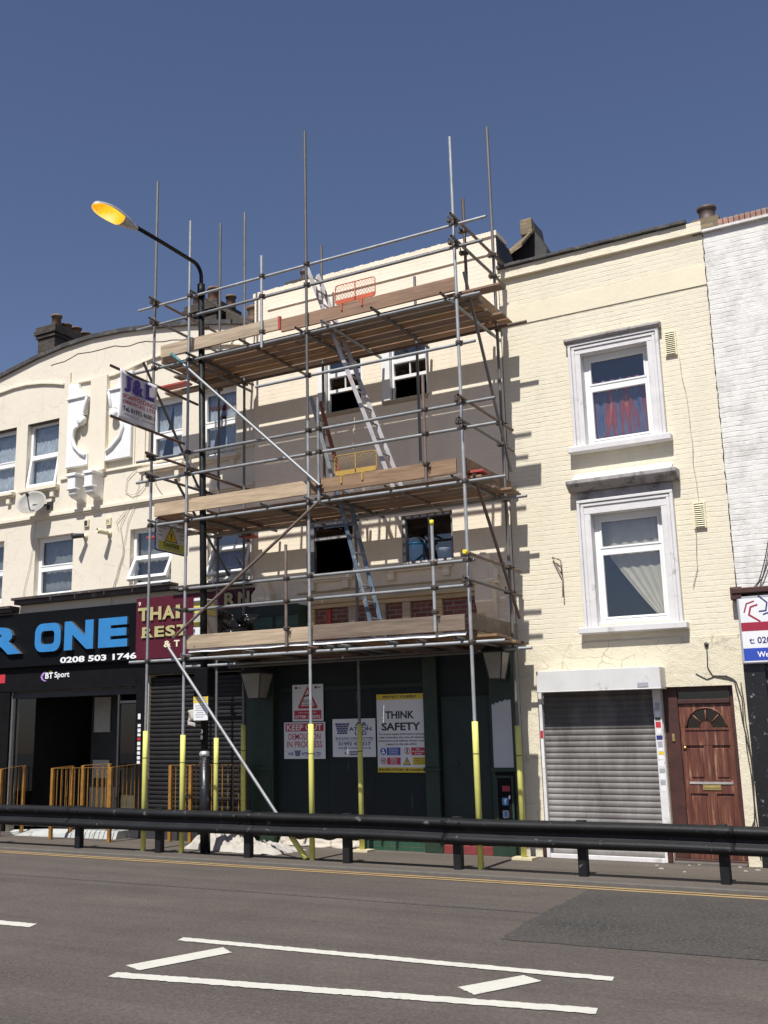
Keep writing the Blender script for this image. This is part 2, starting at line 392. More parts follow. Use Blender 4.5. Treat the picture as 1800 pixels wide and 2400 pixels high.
M['ground'] = asphalt('ground', (0.08, 0.072, 0.065), (0.10, 0.09, 0.08))
def roadpaint(name, col, base=(0.085, 0.076, 0.07), wear=0.0):
    m, t, b = nm(name)
    v = objco(t)
    c = mixc(t, ramp(t, noise_n(t, v, 5, 6), [(0.35, 0.0), (0.7, 0.5)]), col, dk(col, 0.84))
    k = noise_n(t, v, 55, 5, 0.8)
    k2 = noise_n(t, v, 4.5, 8, 0.75)
    k = mth(t, 'ADD', mth(t, 'MULTIPLY', k, 0.5), mth(t, 'MULTIPLY', k2, 0.5))
    c = mixc(t, ramp(t, k, [(0.56 - wear, 0.0), (0.66 - wear, 0.7)]), c, base)
    t.links.new(c, b.inputs['Base Color']); b.inputs['Roughness'].default_value = 0.7
    bump(t, b, noise_n(t, v, 120, 3), 0.3, 0.004)
    return m
M['white_line'] = roadpaint('white road paint', (0.58, 0.56, 0.49))
M['yellow_line'] = roadpaint('yellow road paint', (0.40, 0.275, 0.125), wear=0.035)
M['wood_door'] = None
m, t, b = nm('worn brown door'); M['wood_door'] = m
v = objco(t); mp = N(t, 'ShaderNodeMapping'); mp.inputs['Scale'].default_value = (13, 13, 1.1); t.links.new(v, mp.inputs[0])
g = noise_n(t, mp.outputs[0], 1.6, 8, 0.65)
c = ramp(t, g, [(0.3, (0.05, 0.016, 0.011)), (0.5, (0.115, 0.036, 0.021)), (0.60, (0.18, 0.068, 0.038)), (0.67, (0.33, 0.20, 0.12))])
t.links.new(c, b.inputs['Base Color']); b.inputs['Roughness'].default_value = 0.5; bump(t, b, g, 0.3, 0.004)
M['brown_frame'] = paint('dark brown frame', (0.06, 0.022, 0.017), 0.5, 0.35, 6, 0.2, 30)
m, t, b = nm('dirty steel shutter'); M['shutter'] = m
v = objco(t)
mp = N(t, 'ShaderNodeMapping'); mp.inputs['Scale'].default_value = (2.4, 1, 0.8); t.links.new(v, mp.inputs[0])
g = noise_n(t, mp.outputs[0], 1.0, 6, 0.6)
sx = N(t, 'ShaderNodeSeparateXYZ'); t.links.new(v, sx.inputs[0])
gg = mth(t, 'ADD', g, mth(t, 'MULTIPLY', mth(t, 'SUBTRACT', 1.2, sx.outputs[2]), 0.12))
c = ramp(t, gg, [(0.34, (0.085, 0.078, 0.072)), (0.47, (0.145, 0.134, 0.124)), (0.58, (0.195, 0.182, 0.170)), (0.72, (0.255, 0.24, 0.226))])
c = mixc(t, ramp(t, noise_n(t, v, 30, 6), [(0.55, 0.0), (0.75, 0.5)]), c, (0.12, 0.1, 0.09))
t.links.new(c, b.inputs['Base Color']); b.inputs['Roughness'].default_value = 0.6; b.inputs['Metallic'].default_value = 0.1
M['white_metal'] = paint('white enamel', (0.62, 0.61, 0.59), 0.4, 0.08, 3, dirt=(0.42, 0.40, 0.36), dirt_amt=0.0, dscale=4)
M['vent'] = paint('cream vent plastic', (0.72, 0.66, 0.46), 0.5, 0.06, 6)
M['dark'] = plain('black recess', (0.012, 0.012, 0.012), 0.9)
M['sign_white'] = paint('white sign board', (0.74, 0.74, 0.74), 0.4, 0.05, 3, dirt=(0.5, 0.5, 0.48), dirt_amt=-0.05)
M['sign_red'] = plain('sign red', (0.50, 0.03, 0.045), 0.4)
M['sign_black'] = plain('sign black', (0.02, 0.02, 0.022), 0.4)
M['sign_navy'] = plain('sign navy', (0.03, 0.035, 0.16), 0.4)
M['sign_blue'] = plain('sign blue', (0.03, 0.07, 0.40), 0.4)
M['sign_yellow'] = plain('sign yellow', (0.72, 0.52, 0.03), 0.4)
M['sign_lime'] = plain('sign lime', (0.62, 0.62, 0.06), 0.4)
M['sign_crimson'] = plain('sign crimson', (0.32, 0.02, 0.045), 0.4)
M['sign_grey'] = plain('sign grey', (0.35, 0.35, 0.38), 0.4)
M['banner'] = paint('white banner cloth', (0.74, 0.72, 0.74), 0.8, 0.06, 3)
M['purple'] = plain('banner violet', (0.06, 0.03, 0.22), 0.6)
M['fb'] = plain('sticker blue', (0.06, 0.22, 0.50), 0.4)
M['lilac'] = plain('lilac', (0.4, 0.25, 0.6), 0.4)
M['brass'] = metal('brass', (0.55, 0.42, 0.16), 0.35, 0.9, amt=0.1)
M['dish'] = paint('grey dish', (0.30, 0.29, 0.26), 0.55, 0.15, 5)
M['cable'] = plain('cable', (0.05, 0.045, 0.04), 0.6)
M['cable_pale'] = plain('pale cable', (0.45, 0.42, 0.34), 0.6)
M['sheet'] = paint('dust sheet', (0.43, 0.40, 0.35), 0.85, 0.12, 6, 0.3, 40, dirt=(0.40, 0.36, 0.3), dirt_amt=0.05)
M['plastic_black'] = paint('black plastic', (0.012, 0.012, 0.014), 0.22, 0.2, 6)
M['blue_plastic'] = paint('blue bucket', (0.03, 0.30, 0.60), 0.4, 0.1, 6)
M['pale_plastic'] = paint('pale tub', (0.5, 0.52, 0.52), 0.4, 0.1, 6)
M['lantern_glass'] = paint('dusty lantern glass', (0.26, 0.25, 0.21), 0.35, 0.2, 5)
M['card_yellow'] = paint('yellow wrapper', (0.75, 0.6, 0.08), 0.5, 0.1, 12)
M['insul'] = paint('grey pack', (0.42, 0.40, 0.35), 0.6, 0.15, 8)
M['sole'] = paint('timber sole plate', (0.6, 0.52, 0.34), 0.8, 0.2, 8)
M['slate'] = paint('slate', (0.05, 0.045, 0.045), 0.7, 0.3, 4, 0.3, 15)
M['ochre_brick'] = brick('ochre party wall', (0.26, 0.19, 0.10), (0.16, 0.13, 0.09), painted=False, mort=0.01, var=0.4)

# ------------------------------------------------------------------ mesh builder
BASE = {}
SLIDE = [1.0]      # signs standing proud of the facade: their outline read on the facade is moved forward by this factor
class MB:
    def __init__(s): s.v = []; s.f = []; s.m = []; s.sm = []
    def face(s, pts, mi=0, sm=False):
        k = len(s.v); s.v += [Vector(p) for p in pts]; s.f.append(tuple(range(k, k + len(pts)))); s.m.append(mi); s.sm.append(sm); return s
    def hexa(s, p, mi=0):                       # 8 corners: bottom 0-3, top 4-7
        k = len(s.v); s.v += [Vector(q) for q in p]
        for q in ((0, 3, 2, 1), (4, 5, 6, 7), (0, 1, 5, 4), (1, 2, 6, 5), (2, 3, 7, 6), (3, 0, 4, 7)):
            s.f.append(tuple(k + i for i in q)); s.m.append(mi); s.sm.append(False)
        return s
    def box(s, x0, x1, y0, y1, z0, z1, mi=0):
        return s.hexa([(x0, y0, z0), (x1, y0, z0), (x1, y1, z0), (x0, y1, z0), (x0, y0, z1), (x1, y0, z1), (x1, y1, z1), (x0, y1, z1)], mi)
    def prism(s, pts, O, U, V, D, mi=0):        # polygon (u,v) extruded along D
        O, U, V, D = Vector(O), Vector(U), Vector(V), Vector(D)
        a = [O + U * p[0] + V * p[1] for p in pts]; n = len(a); k = len(s.v)
        s.v += a + [q + D for q in a]
        s.f.append(tuple(k + i for i in range(n))); s.f.append(tuple(k + n + i for i in reversed(range(n)))); s.m += [mi, mi]; s.sm += [False, False]
        for i in range(n):
            j = (i + 1) % n
            s.f.append((k + i, k + n + i, k + n + j, k + j)); s.m.append(mi); s.sm.append(False)
        return s
    def fp(s, pts, y, d, mi=0):                 # front facing polygon in (x,z), from y going back by d
        return s.prism(pts, (0, y, 0), (1, 0, 0), (0, 0, 1), (0, d, 0), mi)
    def ring(s, c, a, b, r, n): return [c + a * (r * math.cos(2 * PI * i / n)) + b * (r * math.sin(2 * PI * i / n)) for i in range(n)]
    def path(s, pts, r, n=10, mi=0, caps=True):
        pts = [Vector(p) for p in pts]; rs = r if isinstance(r, (list, tuple)) else [r] * len(pts)
        k = len(s.v); a = None
        for i, p in enumerate(pts):
            dv = (pts[min(i + 1, len(pts) - 1)] - pts[max(i - 1, 0)]).normalized()
            if a is None:
                a = dv.orthogonal().normalized()
            a = (a - dv * a.dot(dv)).normalized(); b = dv.cross(a)
            s.v += s.ring(p, a, b, rs[i], n)
        for i in range(len(pts) - 1):
            for j in range(n):
                q = (j + 1) % n
                s.f.append((k + i * n + j, k + i * n + q, k + (i + 1) * n + q, k + (i + 1) * n + j)); s.m.append(mi); s.sm.append(True)
        if caps:
            s.f.append(tuple(k + j for j in reversed(range(n)))); s.m.append(mi); s.sm.append(False)
            e = k + (len(pts) - 1) * n
            s.f.append(tuple(e + j for j in range(n))); s.m.append(mi); s.sm.append(False)
        return s
    def pipe(s, p, q, r=0.0242, n=12, mi=0):    # hollow scaffold tube: open dark ends
        p, q = Vector(p), Vector(q); dv = (q - p).normalized()
        s.path([p, q], r, n, mi, False)
        s.path([q, p], r * 0.84, n, mi, False)
        a = dv.orthogonal().normalized(); b = dv.cross(a)
        for c in (p, q):
            k = len(s.v); s.v += s.ring(c, a, b, r, n) + s.ring(c, a, b, r * 0.84, n)
            for j in range(n):
                j2 = (j + 1) % n; s.f.append((k + j, k + j2, k + n + j2, k + n + j)); s.m.append(mi); s.sm.append(False)
        return s
    def lathe(s, prof, c, n=16, mi=0, axis=(0, 0, 1), sm=True):
        c = Vector(c); ax = Vector(axis).normalized(); a = ax.orthogonal().normalized(); b = ax.cross(a); k = len(s.v)
        for r, z in prof: s.v += s.ring(c + ax * z, a, b, max(r, 1e-4), n)
        for i in range(len(prof) - 1):
            for j in range(n):
                q = (j + 1) % n
                s.f.append((k + i * n + j, k + i * n + q, k + (i + 1) * n + q, k + (i + 1) * n + j)); s.m.append(mi); s.sm.append(sm)
        return s
    def grid(s, fn, nu, nv, mi=0, sm=True):
        k = len(s.v)
        for i in range(nu + 1):
            for j in range(nv + 1): s.v.append(Vector(fn(i / nu, j / nv)))
        for i in range(nu):
            for j in range(nv):
                a = k + i * (nv + 1) + j
                s.f.append((a, a + nv + 1, a + nv + 2, a + 1)); s.m.append(mi); s.sm.append(sm)
        return s
    def wall(s, x0, x1, z0, z1, holes, y, rev, mi=0, rmi=None):
        xs = sorted({x0, x1, *[h[0] for h in holes], *[h[1] for h in holes]}); zs = sorted({z0, z1, *[h[2] for h in holes], *[h[3] for h in holes]})
        xs = [x for x in xs if x0 <= x <= x1]; zs = [z for z in zs if z0 <= z <= z1]
        for i in range(len(xs) - 1):
            for j in range(len(zs) - 1):
                cx, cz = (xs[i] + xs[i + 1]) / 2, (zs[j] + zs[j + 1]) / 2
                if any(h[0] < cx < h[1] and h[2] < cz < h[3] for h in holes): continue
                s.face([(xs[i], y, zs[j]), (xs[i + 1], y, zs[j]), (xs[i + 1], y, zs[j + 1]), (xs[i], y, zs[j + 1])], mi)
        q = mi if rmi is None else rmi
        for a, b, c, d_ in holes:
            Y = y + rev
            s.face([(a, y, c), (a, y, d_), (a, Y, d_), (a, Y, c)], q); s.face([(b, y, c), (b, Y, c), (b, Y, d_), (b, y, d_)], q)
            s.face([(a, y, d_), (b, y, d_), (b, Y, d_), (a, Y, d_)], q); s.face([(a, y, c), (a, Y, c), (b, Y, c), (b, y, c)], q)
        return s
    def xf(s, k, mat):
        for i in range(k, len(s.v)): s.v[i] = mat @ s.v[i]
        return s
    def build(s, name, mats, parent=None, bevel=0.0, solid=0.0, kind=None):
        mats = mats if isinstance(mats, (list, tuple)) else [mats]
        base = BASE[parent.name] if parent else Vector((0, 0, 0))
        if SLIDE[0] != 1.0: s.v = [Vector((8.5 + (v.x - 8.5) * SLIDE[0], v.y, 1.6 + (v.z - 1.6) * SLIDE[0])) for v in s.v]
        me = bpy.data.meshes.new(name)
        me.from_pydata([v - base for v in s.v], [], s.f)
        for q in mats: me.materials.append(M[q] if isinstance(q, str) else q)
        me.polygons.foreach_set('material_index', s.m)
        me.polygons.foreach_set('use_smooth', s.sm)
        me.update()
        o = bpy.data.objects.new(name, me); COL.objects.link(o)
        BASE[o.name] = base
        if parent: o.parent = parent
        if solid:
            md = o.modifiers.new('thickness', 'SOLIDIFY'); md.thickness = solid; md.offset = 0
        if bevel:
            md = o.modifiers.new('bevel', 'BEVEL'); md.width = bevel; md.segments = 1; md.limit_method = 'ANGLE'; md.angle_limit = R(40)
        if kind: o['kind'] = kind
        return o
def build_split(mb, name, mats, parent, **kw):   # one object per separate piece
    p = list(range(len(mb.v)))
    def find(a):
        while p[a] != a: p[a] = p[p[a]]; a = p[a]
        return a
    for f_ in mb.f:
        r0 = find(f_[0])
        for i in f_[1:]: p[find(i)] = r0
    groups = {}
    for k, f_ in enumerate(mb.f): groups.setdefault(find(f_[0]), []).append(k)
    out = []
    for ks in groups.values():
        n = MB(); mp = {}
        for k in ks:
            q_ = []
            for i in mb.f[k]:
                if i not in mp: mp[i] = len(n.v); n.v.append(mb.v[i])
                q_.append(mp[i])
            n.f.append(tuple(q_)); n.m.append(mb.m[k]); n.sm.append(mb.sm[k])
        ml = list(mats) if isinstance(mats, (list, tuple)) else [mats]
        used = sorted(set(n.m)); n.m = [used.index(a) for a in n.m]
        out.append(n.build(name, [ml[u] for u in used], parent, **kw))
    return out
def tag(o, label, cat, group=None):
    o['label'] = label; o['category'] = cat
    if group: o['group'] = group
    return o
def thing(name, label, cat, loc, group=None):
    o = bpy.data.objects.new(name, None); COL.objects.link(o)
    o.empty_display_size = 0.2
    o.location = loc; BASE[o.name] = Vector(loc)
    return tag(o, label, cat, group)
def q(x, z, Y):                                  # a point read on the facade plane, moved along its sight line to depth Y
    return 8.5 + (x - 8.5) * Y / 16.0, 1.6 + (z - 1.6) * Y / 16.0

# lettering: built from the built-in font, fitted into a box
TXT = {}
def glyphs(body, bold):
    key = (body, bold)
    if key in TXT: return TXT[key]
    cu = bpy.data.curves.new('lettering', 'FONT'); cu.body = body; cu.size = 1.0; cu.offset = bold; cu.resolution_u = 3
    ob = bpy.data.objects.new('lettering', cu); COL.objects.link(ob)
    dg = bpy.context.evaluated_depsgraph_get(); dg.update()
    me = bpy.data.meshes.new_from_object(ob.evaluated_get(dg))
    vs = [tuple(v.co) for v in me.vertices]; fs = [tuple(p.vertices) for p in me.polygons]
    bpy.data.objects.remove(ob); bpy.data.curves.remove(cu); bpy.data.meshes.remove(me)
    TXT[key] = (vs, fs); return TXT[key]
def text(mb, body, x0, x1, z0, z1, fr, mi=0, bold=0.02, depth=0.0, side=None):
    # fr: (origin, U, V, N); box given in that frame; depth extrudes toward N
    O, U, V, Nn = [Vector(a) for a in fr]
    vs, fs = glyphs(body, bold)
    if not vs: return
    ax, bx = min(v[0] for v in vs), max(v[0] for v in vs); az, bz = min(v[1] for v in vs), max(v[1] for v in vs)
    k = len(mb.v)
    P = [O + U * (x0 + (v[0] - ax) / (bx - ax) * (x1 - x0)) + V * (z0 + (v[1] - az) / (bz - az) * (z1 - z0)) + Nn * depth for v in vs]
    mb.v += P
    for f_ in fs: mb.f.append(tuple(k + i for i in f_)); mb.m.append(mi); mb.sm.append(False)
    if depth > 0.004:
        cnt = {}
        for f_ in fs:
            for i in range(len(f_)):
                a, b_ = f_[i], f_[(i + 1) % len(f_)]; cnt[(a, b_)] = cnt.get((a, b_), 0) + 1
        k2 = len(mb.v); mb.v += [p - Nn * depth for p in P]
        for (a, b_) in cnt:
            if (b_, a) not in cnt:
                mb.f.append((k + a, k2 + a, k2 + b_, k + b_)); mb.m.append(mi if side is None else side); mb.sm.append(False)
def front(y): return ((0, y, 0), (1, 0, 0), (0, 0, 1), (0, -1, 0))
def rect(mb, x0, x1, z0, z1, fr, mi=0, d=0.003):
    O, U, V, Nn = [Vector(a) for a in fr]
    mb.prism([(x0, z0), (x1, z0), (x1, z1), (x0, z1)], O, U, V, Nn * d, mi)
def shape(mb, pts, fr, mi=0, d=0.003):
    O, U, V, Nn = [Vector(a) for a in fr]
    mb.prism(pts, O, U, V, Nn * d, mi)
def rrect(x0, x1, z0, z1, r, n=4):
    p = []
    for cx, cz, a0 in ((x1 - r, z1 - r, 0), (x0 + r, z1 - r, 90), (x0 + r, z0 + r, 180), (x1 - r, z0 + r, 270)):
        for i in range(n + 1):
            a = R(a0 + 90 * i / n); p.append((cx + r * math.cos(a), cz + r * math.sin(a)))
    return p
def circle(cx, cz, r, n=20): return [(cx + r * math.cos(2 * PI * i / n), cz + r * math.sin(2 * PI * i / n)) for i in range(n)]

# ------------------------------------------------------------------ ground, road, pavement
MB().face([(-300, -200, -0.05), (300, -200, -0.05), (300, 400, -0.05), (-300, 400, -0.05)]).build('ground', 'ground', kind='structure')
road = MB().grid(lambda u, v: (-70 + 140 * u, -9 + 22.42 * v, -0.03), 4, 2, sm=False).build('road', 'road', kind='structure')
MB().box(-70, 70, 13.42, 13.54, -0.05, 0.003).build('kerb', 'kerbstone', kind='structure', bevel=0.008)
MB().box(-70, 70, 13.541, 16.3, -0.05, 0.0).build('pavement', 'pavement', kind='structure')
PO = [(4.71, 9.35), (9.0, 9.58), (14, 9.75), (14, 12.98), (4.36, 12.98), (4.43, 12.38), (4.50, 11.2), (4.58, 10.27)]
pp = []
for i in range(len(PO)):
    a, c = Vector(PO[i]), Vector(PO[(i + 1) % len(PO)]); n = max(2, int((c - a).length / .05)); e = (c - a).normalized()
    for k in range(n):
        p_ = a.lerp(c, k / n); o_ = .022 * noise.noise((p_.x * 6, p_.y * 6, 1)) + random.uniform(-.008, .008)
        pp.append((p_.x + e.y * o_, p_.y - e.x * o_, -0.026))
patch = MB().face(pp).build('tarmac_patch', 'patch', road)
def strip(name, pts, mat, z=-0.024, jit=0.011, n=110):
    a, b, c, d_ = [Vector((*p, z)) for p in pts]   # a-b one long side, d-c the other
    mb = MB(); L1, L2 = [], []
    for i in range(n + 1):
        u = i / n
        L1.append(a.lerp(b, u) + Vector((0, random.uniform(-jit, jit), 0))); L2.append(d_.lerp(c, u) + Vector((0, random.uniform(-jit, jit), 0)))
    for i in range(n): mb.face([L1[i], L1[i + 1], L2[i + 1], L2[i]])
    return mb.build(name, mat, road)
strip('yellow_line', [(-40, 12.975), (40, 12.975), (40, 13.06), (-40, 13.06)], 'yellow_line', n=400, jit=0.004)
strip('yellow_line', [(-40, 13.145), (40, 13.145), (40, 13.23), (-40, 13.23)], 'yellow_line', n=400, jit=0.004)
strip('white_line', [(2.33, 7.945), (6.025, 8.14), (6.0, 8.285), (2.28, 8.095)], 'white_line')
strip('white_line', [(2.83, 6.485), (6.215, 7.135), (6.18, 7.295), (2.785, 6.65)], 'white_line')
strip('white_line', [(2.67, 6.88), (2.88, 6.78), (3.07, 7.71), (2.87, 7.87)], 'white_line', n=30)
strip('white_line', [(5.17, 7.42), (5.36, 7.26), (5.60, 7.90), (5.42, 8.02)], 'white_line', n=30)
strip('white_line', [(-3.4, 7.63), (0.69, 7.83), (0.60, 8.01), (-3.4, 7.81)], 'white_line')
sm = MB()
xs = [-30 + i * 0.7 for i in range(58)]
L = [(x, 10.93 + 0.012 * (x - 1) + 0.02 * noise.noise((x * .5, 0, 0))) for x in xs]
for i in range(len(L) - 1):
    (x, y), (x2, y2) = L[i], L[i + 1]
    sm.face([(x, y - 0.045, -0.027), (x2, y2 - 0.045, -0.027), (x2, y2 + 0.045, -0.027), (x, y + 0.045, -0.027)])
sm.build('tarmac_seam', asphalt('tar seam', (0.045, 0.04, 0.037), (0.075, 0.066, 0.06)), road)

# ------------------------------------------------------------------ helpers for buildings
def shell(b, x0, x1, yb, ztop, holes_dark=True, roof_z=None):
    mb = MB()
    Y0 = 16.0; rz = roof_z or ztop - 0.5
    mb.face([(x0, yb, 0), (x0, Y0, 0), (x0, Y0, rz), (x0, yb, rz)]); mb.face([(x1, yb, 0), (x1, yb, rz), (x1, Y0, rz), (x1, Y0, 0)])
    mb.face([(x0, yb, 0), (x0, yb, rz), (x1, yb, rz), (x1, yb, 0)]); mb.face([(x0, Y0, rz), (x1, Y0, rz), (x1, yb, rz), (x0, yb, rz)])
    mb.build('wall', 'dark_brick', b)
    fl = MB()
    fl.box(x0 + .02, x1 - .02, 16.35, yb - .05, 2.9, 3.05); fl.box(x0 + .02, x1 - .02, 16.35, yb - .05, 5.9, 6.05)
    fl.box(x0 + .02, x1 - .02, 19.4, 19.5, 0, 2.88); fl.box(x0 + .02, x1 - .02, 19.4, 19.5, 3.06, 5.88); fl.box(x0 + .02, x1 - .02, 19.4, 19.5, 6.06, rz - .02)
    fl.build('interior', 'inside', b)
def curtain_mb(x0, x1, z0, z1, y, folds=9, amp=0.025, gather=0.0):
    amp *= 0.4; y -= 0.085
    def fn(u, v):
        x = x0 + (x1 - x0) * u
        return (x, y + amp * math.sin(u * folds * 2 * PI + 1.3 * math.sin(v * 2)) + 0.012 * noise.noise((u * 9, v * 3, x0)), z0 + (z1 - z0) * v)
    return MB().grid(fn, folds * 8, 6)
def window(b, x0, x1, z0, z1, y=16.15, tz=None, fw=0.065, tilt=0.0, cur=None, mat='upvc', glassm='glass', sash=True):
    """frame in the hole x0..x1, z0..z1 with a transom at tz and an optional top-hung lower sash"""
    f = MB(); ya, yb = y - 0.03, y + 0.04
    f.box(x0, x0 + fw, ya, yb, z0, z1); f.box(x1 - fw, x1, ya, yb, z0, z1)
    f.box(x0 + fw, x1 - fw, ya + .002, yb, z1 - fw, z1); f.box(x0 + fw, x1 - fw, ya + .002, yb, z0, z0 + fw)
    if tz: f.box(x0 + fw, x1 - fw, ya + .002, yb, tz - 0.035, tz + 0.035)
    f.box(x0 - 0.01, x1 + 0.01, ya - 0.05, ya - .001, z0 - 0.02, z0 + 0.025)
    if not tilt and tz:
        a, c = x0 + fw, x1 - fw                   # sash rims
        for (p, r_) in ((z0 + fw, tz - .035), (tz + .035, z1 - fw)):
            f.box(a, a + .03, ya - .008, yb - .02, p, r_); f.box(c - .03, c, ya - .008, yb - .02, p, r_)
            f.box(a + .03, c - .03, ya - .008, yb - .02, p, p + .03); f.box(a + .03, c - .03, ya - .008, yb - .02, r_ - .03, r_)
    w_ = f.build('window', mat, b, bevel=0.004)
    g = MB()
    lo = tz if tz else z0
    if tz:
        g.box(x0 + fw + .004, x1 - fw - .004, y + .004, y + .012, tz + .036, z1 - fw - .002)
    if not tilt:
        g.box(x0 + fw + .004, x1 - fw - .004, y + .004, y + .012, z0 + fw, (tz - .036) if tz else z1 - fw - .002)
    if tilt:
        s_ = MB(); a, c = x0 + 0.03, x1 - 0.03; t0, t1 = z0 + .02, tz - .02; sf = 0.065
        s_.box(a, a + sf, ya - .03, yb - .02, t0, t1); s_.box(c - sf, c, ya - .03, yb - .02, t0, t1)
        s_.box(a + sf, c - sf, ya - .029, yb - .021, t0, t0 + sf); s_.box(a + sf, c - sf, ya - .029, yb - .021, t1 - sf, t1)
        mt = Matrix.Translation((0, y, t1)) @ Matrix.Rotation(-R(tilt), 4, 'X') @ Matrix.Translation((0, -y, -t1))
        s_.xf(0, mt); s_.build('casement', mat, w_, bevel=0.004)
        k = len(g.v); g.box(a + sf + .002, c - sf - .002, y - .006, y + .002, t0 + sf + .002, t1 - sf - .002); g.xf(k, mt)
    g.build('pane', glassm, w_)
    if cur == 'net':
        curtain_mb(x0 + .02, x1 - .02, z0, z1, y + .17, 8, 0.02).build('curtain', 'net', w_, solid=0.003)
    elif cur == 'split':
        wd = (x1 - x0)
        curtain_mb(x0 + wd * .52, x1 - .02, z0, z1, y + .17, 5, 0.025).build('curtain', 'net', w_, solid=0.003)
        MB().grid(lambda u, v: (x0 + .02 + wd * .5 * u * (0.15 + 0.85 * v), y + .10 + .008 * math.sin(u * 22), z0 + (z1 - z0) * v), 30, 6).build('curtain', 'net', w_, solid=0.003)
    elif cur == 'grey':
        curtain_mb(x0 + .02, x1 - .02, z0, z1, y + .2, 7, 0.02).build('curtain', 'greycurtain', w_, solid=0.003)
    elif cur == 'pattern':
        curtain_mb(x0 + .05, x1 - .05, z0, z1 - .40, y + .17, 7, 0.03).build('curtain', 'pattern', w_, solid=0.003)
    return w_
def sill(b, parent, x0, x1, z0, z1, prot, mat, brackets=()):
    mb = MB(); mb.box(x0, x1, 16.0 - prot, 16.02, z0, z1); mb.box(x0 + .02, x1 - .02, 16.0 - prot * .7, 16.01, z0 - .03, z0 - .001)
    for x in brackets: mb.box(x - .05, x + .05, 16.0 - prot * .6, 16.01, z0 - .17, z0 - .032)
    mb.build('sill', mat, parent, bevel=0.006)

def shutter(mb, x0, x1, z0, z1, y, pitch, dep=0.012, mi=0):
    n = int((z1 - z0) / pitch)
    prof = []
    for i in range(n):
        z = z0 + i * pitch
        for u, d_ in ((0.0, 0.0), (0.06, -0.4), (0.16, 0.5), (0.35, 1.0), (0.65, 1.0), (0.86, 0.55), (0.95, 0.1)):
            prof.append((z + u * pitch, y - d_ * dep))
    prof.append((z0 + n * pitch, y))
    k = len(mb.v)
    for z, yy in prof: mb.v += [Vector((x0, yy, z)), Vector((x1, yy, z))]
    for i in range(len(prof) - 1):
        a = k + 2 * i; mb.f.append((a, a + 1, a + 3, a + 2)); mb.m.append(mi); mb.sm.append(True)

def chimney(b, x0, x1, y0, y1, z0, z1, pots, mat='dark_brick'):
    c = MB(); c.box(x0, x1, y0, y1, z0, z1 - .32)
    for i, (e, h0, h1) in enumerate(((.04, .32, .22), (.08, .22, .11), (.05, .11, 0))):
        c.box(x0 - e, x1 + e, y0 - e, y1 + e, z1 - h0 + .001, z1 - h1)
    ch = c.build('chimney', mat, b, bevel=0.008)
    for (px, py, r, h) in pots:
        MB().lathe([(r * .9, -.03), (r, .0), (r * .86, h * .8), (r * 1.1, h * .82), (r * 1.12, h * .95), (r * .95, h), (r * .7, h), (r * .65, h * .6), (0, h * .55)], (px, py, z1), 16).build('chimney_pot', 'terracotta', ch)
    return ch

# ================================================================== left building (bar and restaurant)
lb = thing('cream_building', 'cream rendered building with curved gable, plaster scrolls and two shops, left of the scaffold', 'building', (-7, 16, 0))
WZ = [(-9.45, -8.47, 6.88, 8.32), (-8.14, -7.23, 6.88, 8.32), (-4.82, -3.99, 6.88, 8.26), (-3.58, -2.72, 6.88, 8.24),
      (-9.6, -8.67, 4.56, 5.86), (-7.76, -6.71, 4.58, 5.82), (-5.22, -4.20, 4.62, 5.72), (-3.36, -2.41, 4.56, 5.72)]
gh = [(-8.22, -4.93, -1, 2.70), (-4.68, -2.36, -1, 2.90)]
mb = MB(); X0, X1 = -13.5, -2.31
mb.wall(X0, X1, 0.0, 8.5, WZ + gh, 16.0, 0.22)
G = [(-13.5, 7.6), (-12.4, 8.2), (-11.2, 8.85), (-10.2, 9.25), (-9.08, 9.55), (-7.92, 9.78), (-7.16, 9.88), (-6.39, 9.92), (-5.55, 9.88), (-4.74, 9.79), (-3.77, 9.65), (-3.0, 9.50), (-2.31, 9.35)]
gp = []
for i in range(len(G) - 1):
    for k in range(4):
        a, c = G[i], G[i + 1]; gp.append((a[0] + (c[0] - a[0]) * k / 4, a[1] + (c[1] - a[1]) * k / 4))
gp.append(G[-1])
gu = [p for p in gp if p[1] > 8.5]
mb.face([(gu[0][0], 16, 8.5), (X1, 16, 8.5)] + [(x, 16, z) for x, z in reversed(gu)])
mb.build('facade', 'cream', lb)
shell(lb, X0, X1 - .01, 23, 8.4, roof_z=8.3)
cp = MB()
for i in range(len(gp) - 1):
    (x, z), (x2, z2) = gp[i], gp[i + 1]
    cp.hexa([(x, 15.93, z - .03), (x2, 15.93, z2 - .03), (x2, 16.4, z2 - .03), (x, 16.4, z - .03), (x, 15.93, z + .055), (x2, 15.93, z2 + .055), (x2, 16.4, z2 + .055), (x, 16.4, z + .055)])
cp.build('coping', 'coping', lb)
cr = [(x, 15.997, z - .30 + 0.07 * noise.noise((x * 2.3, 0, 0)) + 0.02 * noise.noise((x * 11, 3, 0))) for x, z in gp if -7.6 < x < -3.6]
MB().path(cr, 0.007, 5).build('crack', 'cable', lb)
mo = MB()                                        # mouldings
mo.box(X0, X1, 15.93, 16.01, 6.215, 6.285); mo.box(X0, X1, 15.96, 16.01, 6.18, 6.214)
mo.box(-7.12, X1, 15.955, 16.01, 6.955, 7.0)
def ribbon(pts, th, prot):
    for i in range(len(pts) - 1):
        (x, z), (x2, z2) = pts[i], pts[i + 1]
        mo.hexa([(x, 16 - prot, z - th), (x2, 16 - prot, z2 - th), (x2, 16.01, z2 - th), (x, 16.01, z - th), (x, 16 - prot, z), (x2, 16 - prot, z2), (x2, 16.01, z2), (x, 16.01, z)])
ribbon([(-10.6, 8.72), (-9.8, 9.02), (-9.05, 9.21), (-8.6, 9.25), (-8.2, 9.25), (-7.75, 9.2), (-7.4, 9.13), (-7.12, 9.06)], 0.05, 0.05)
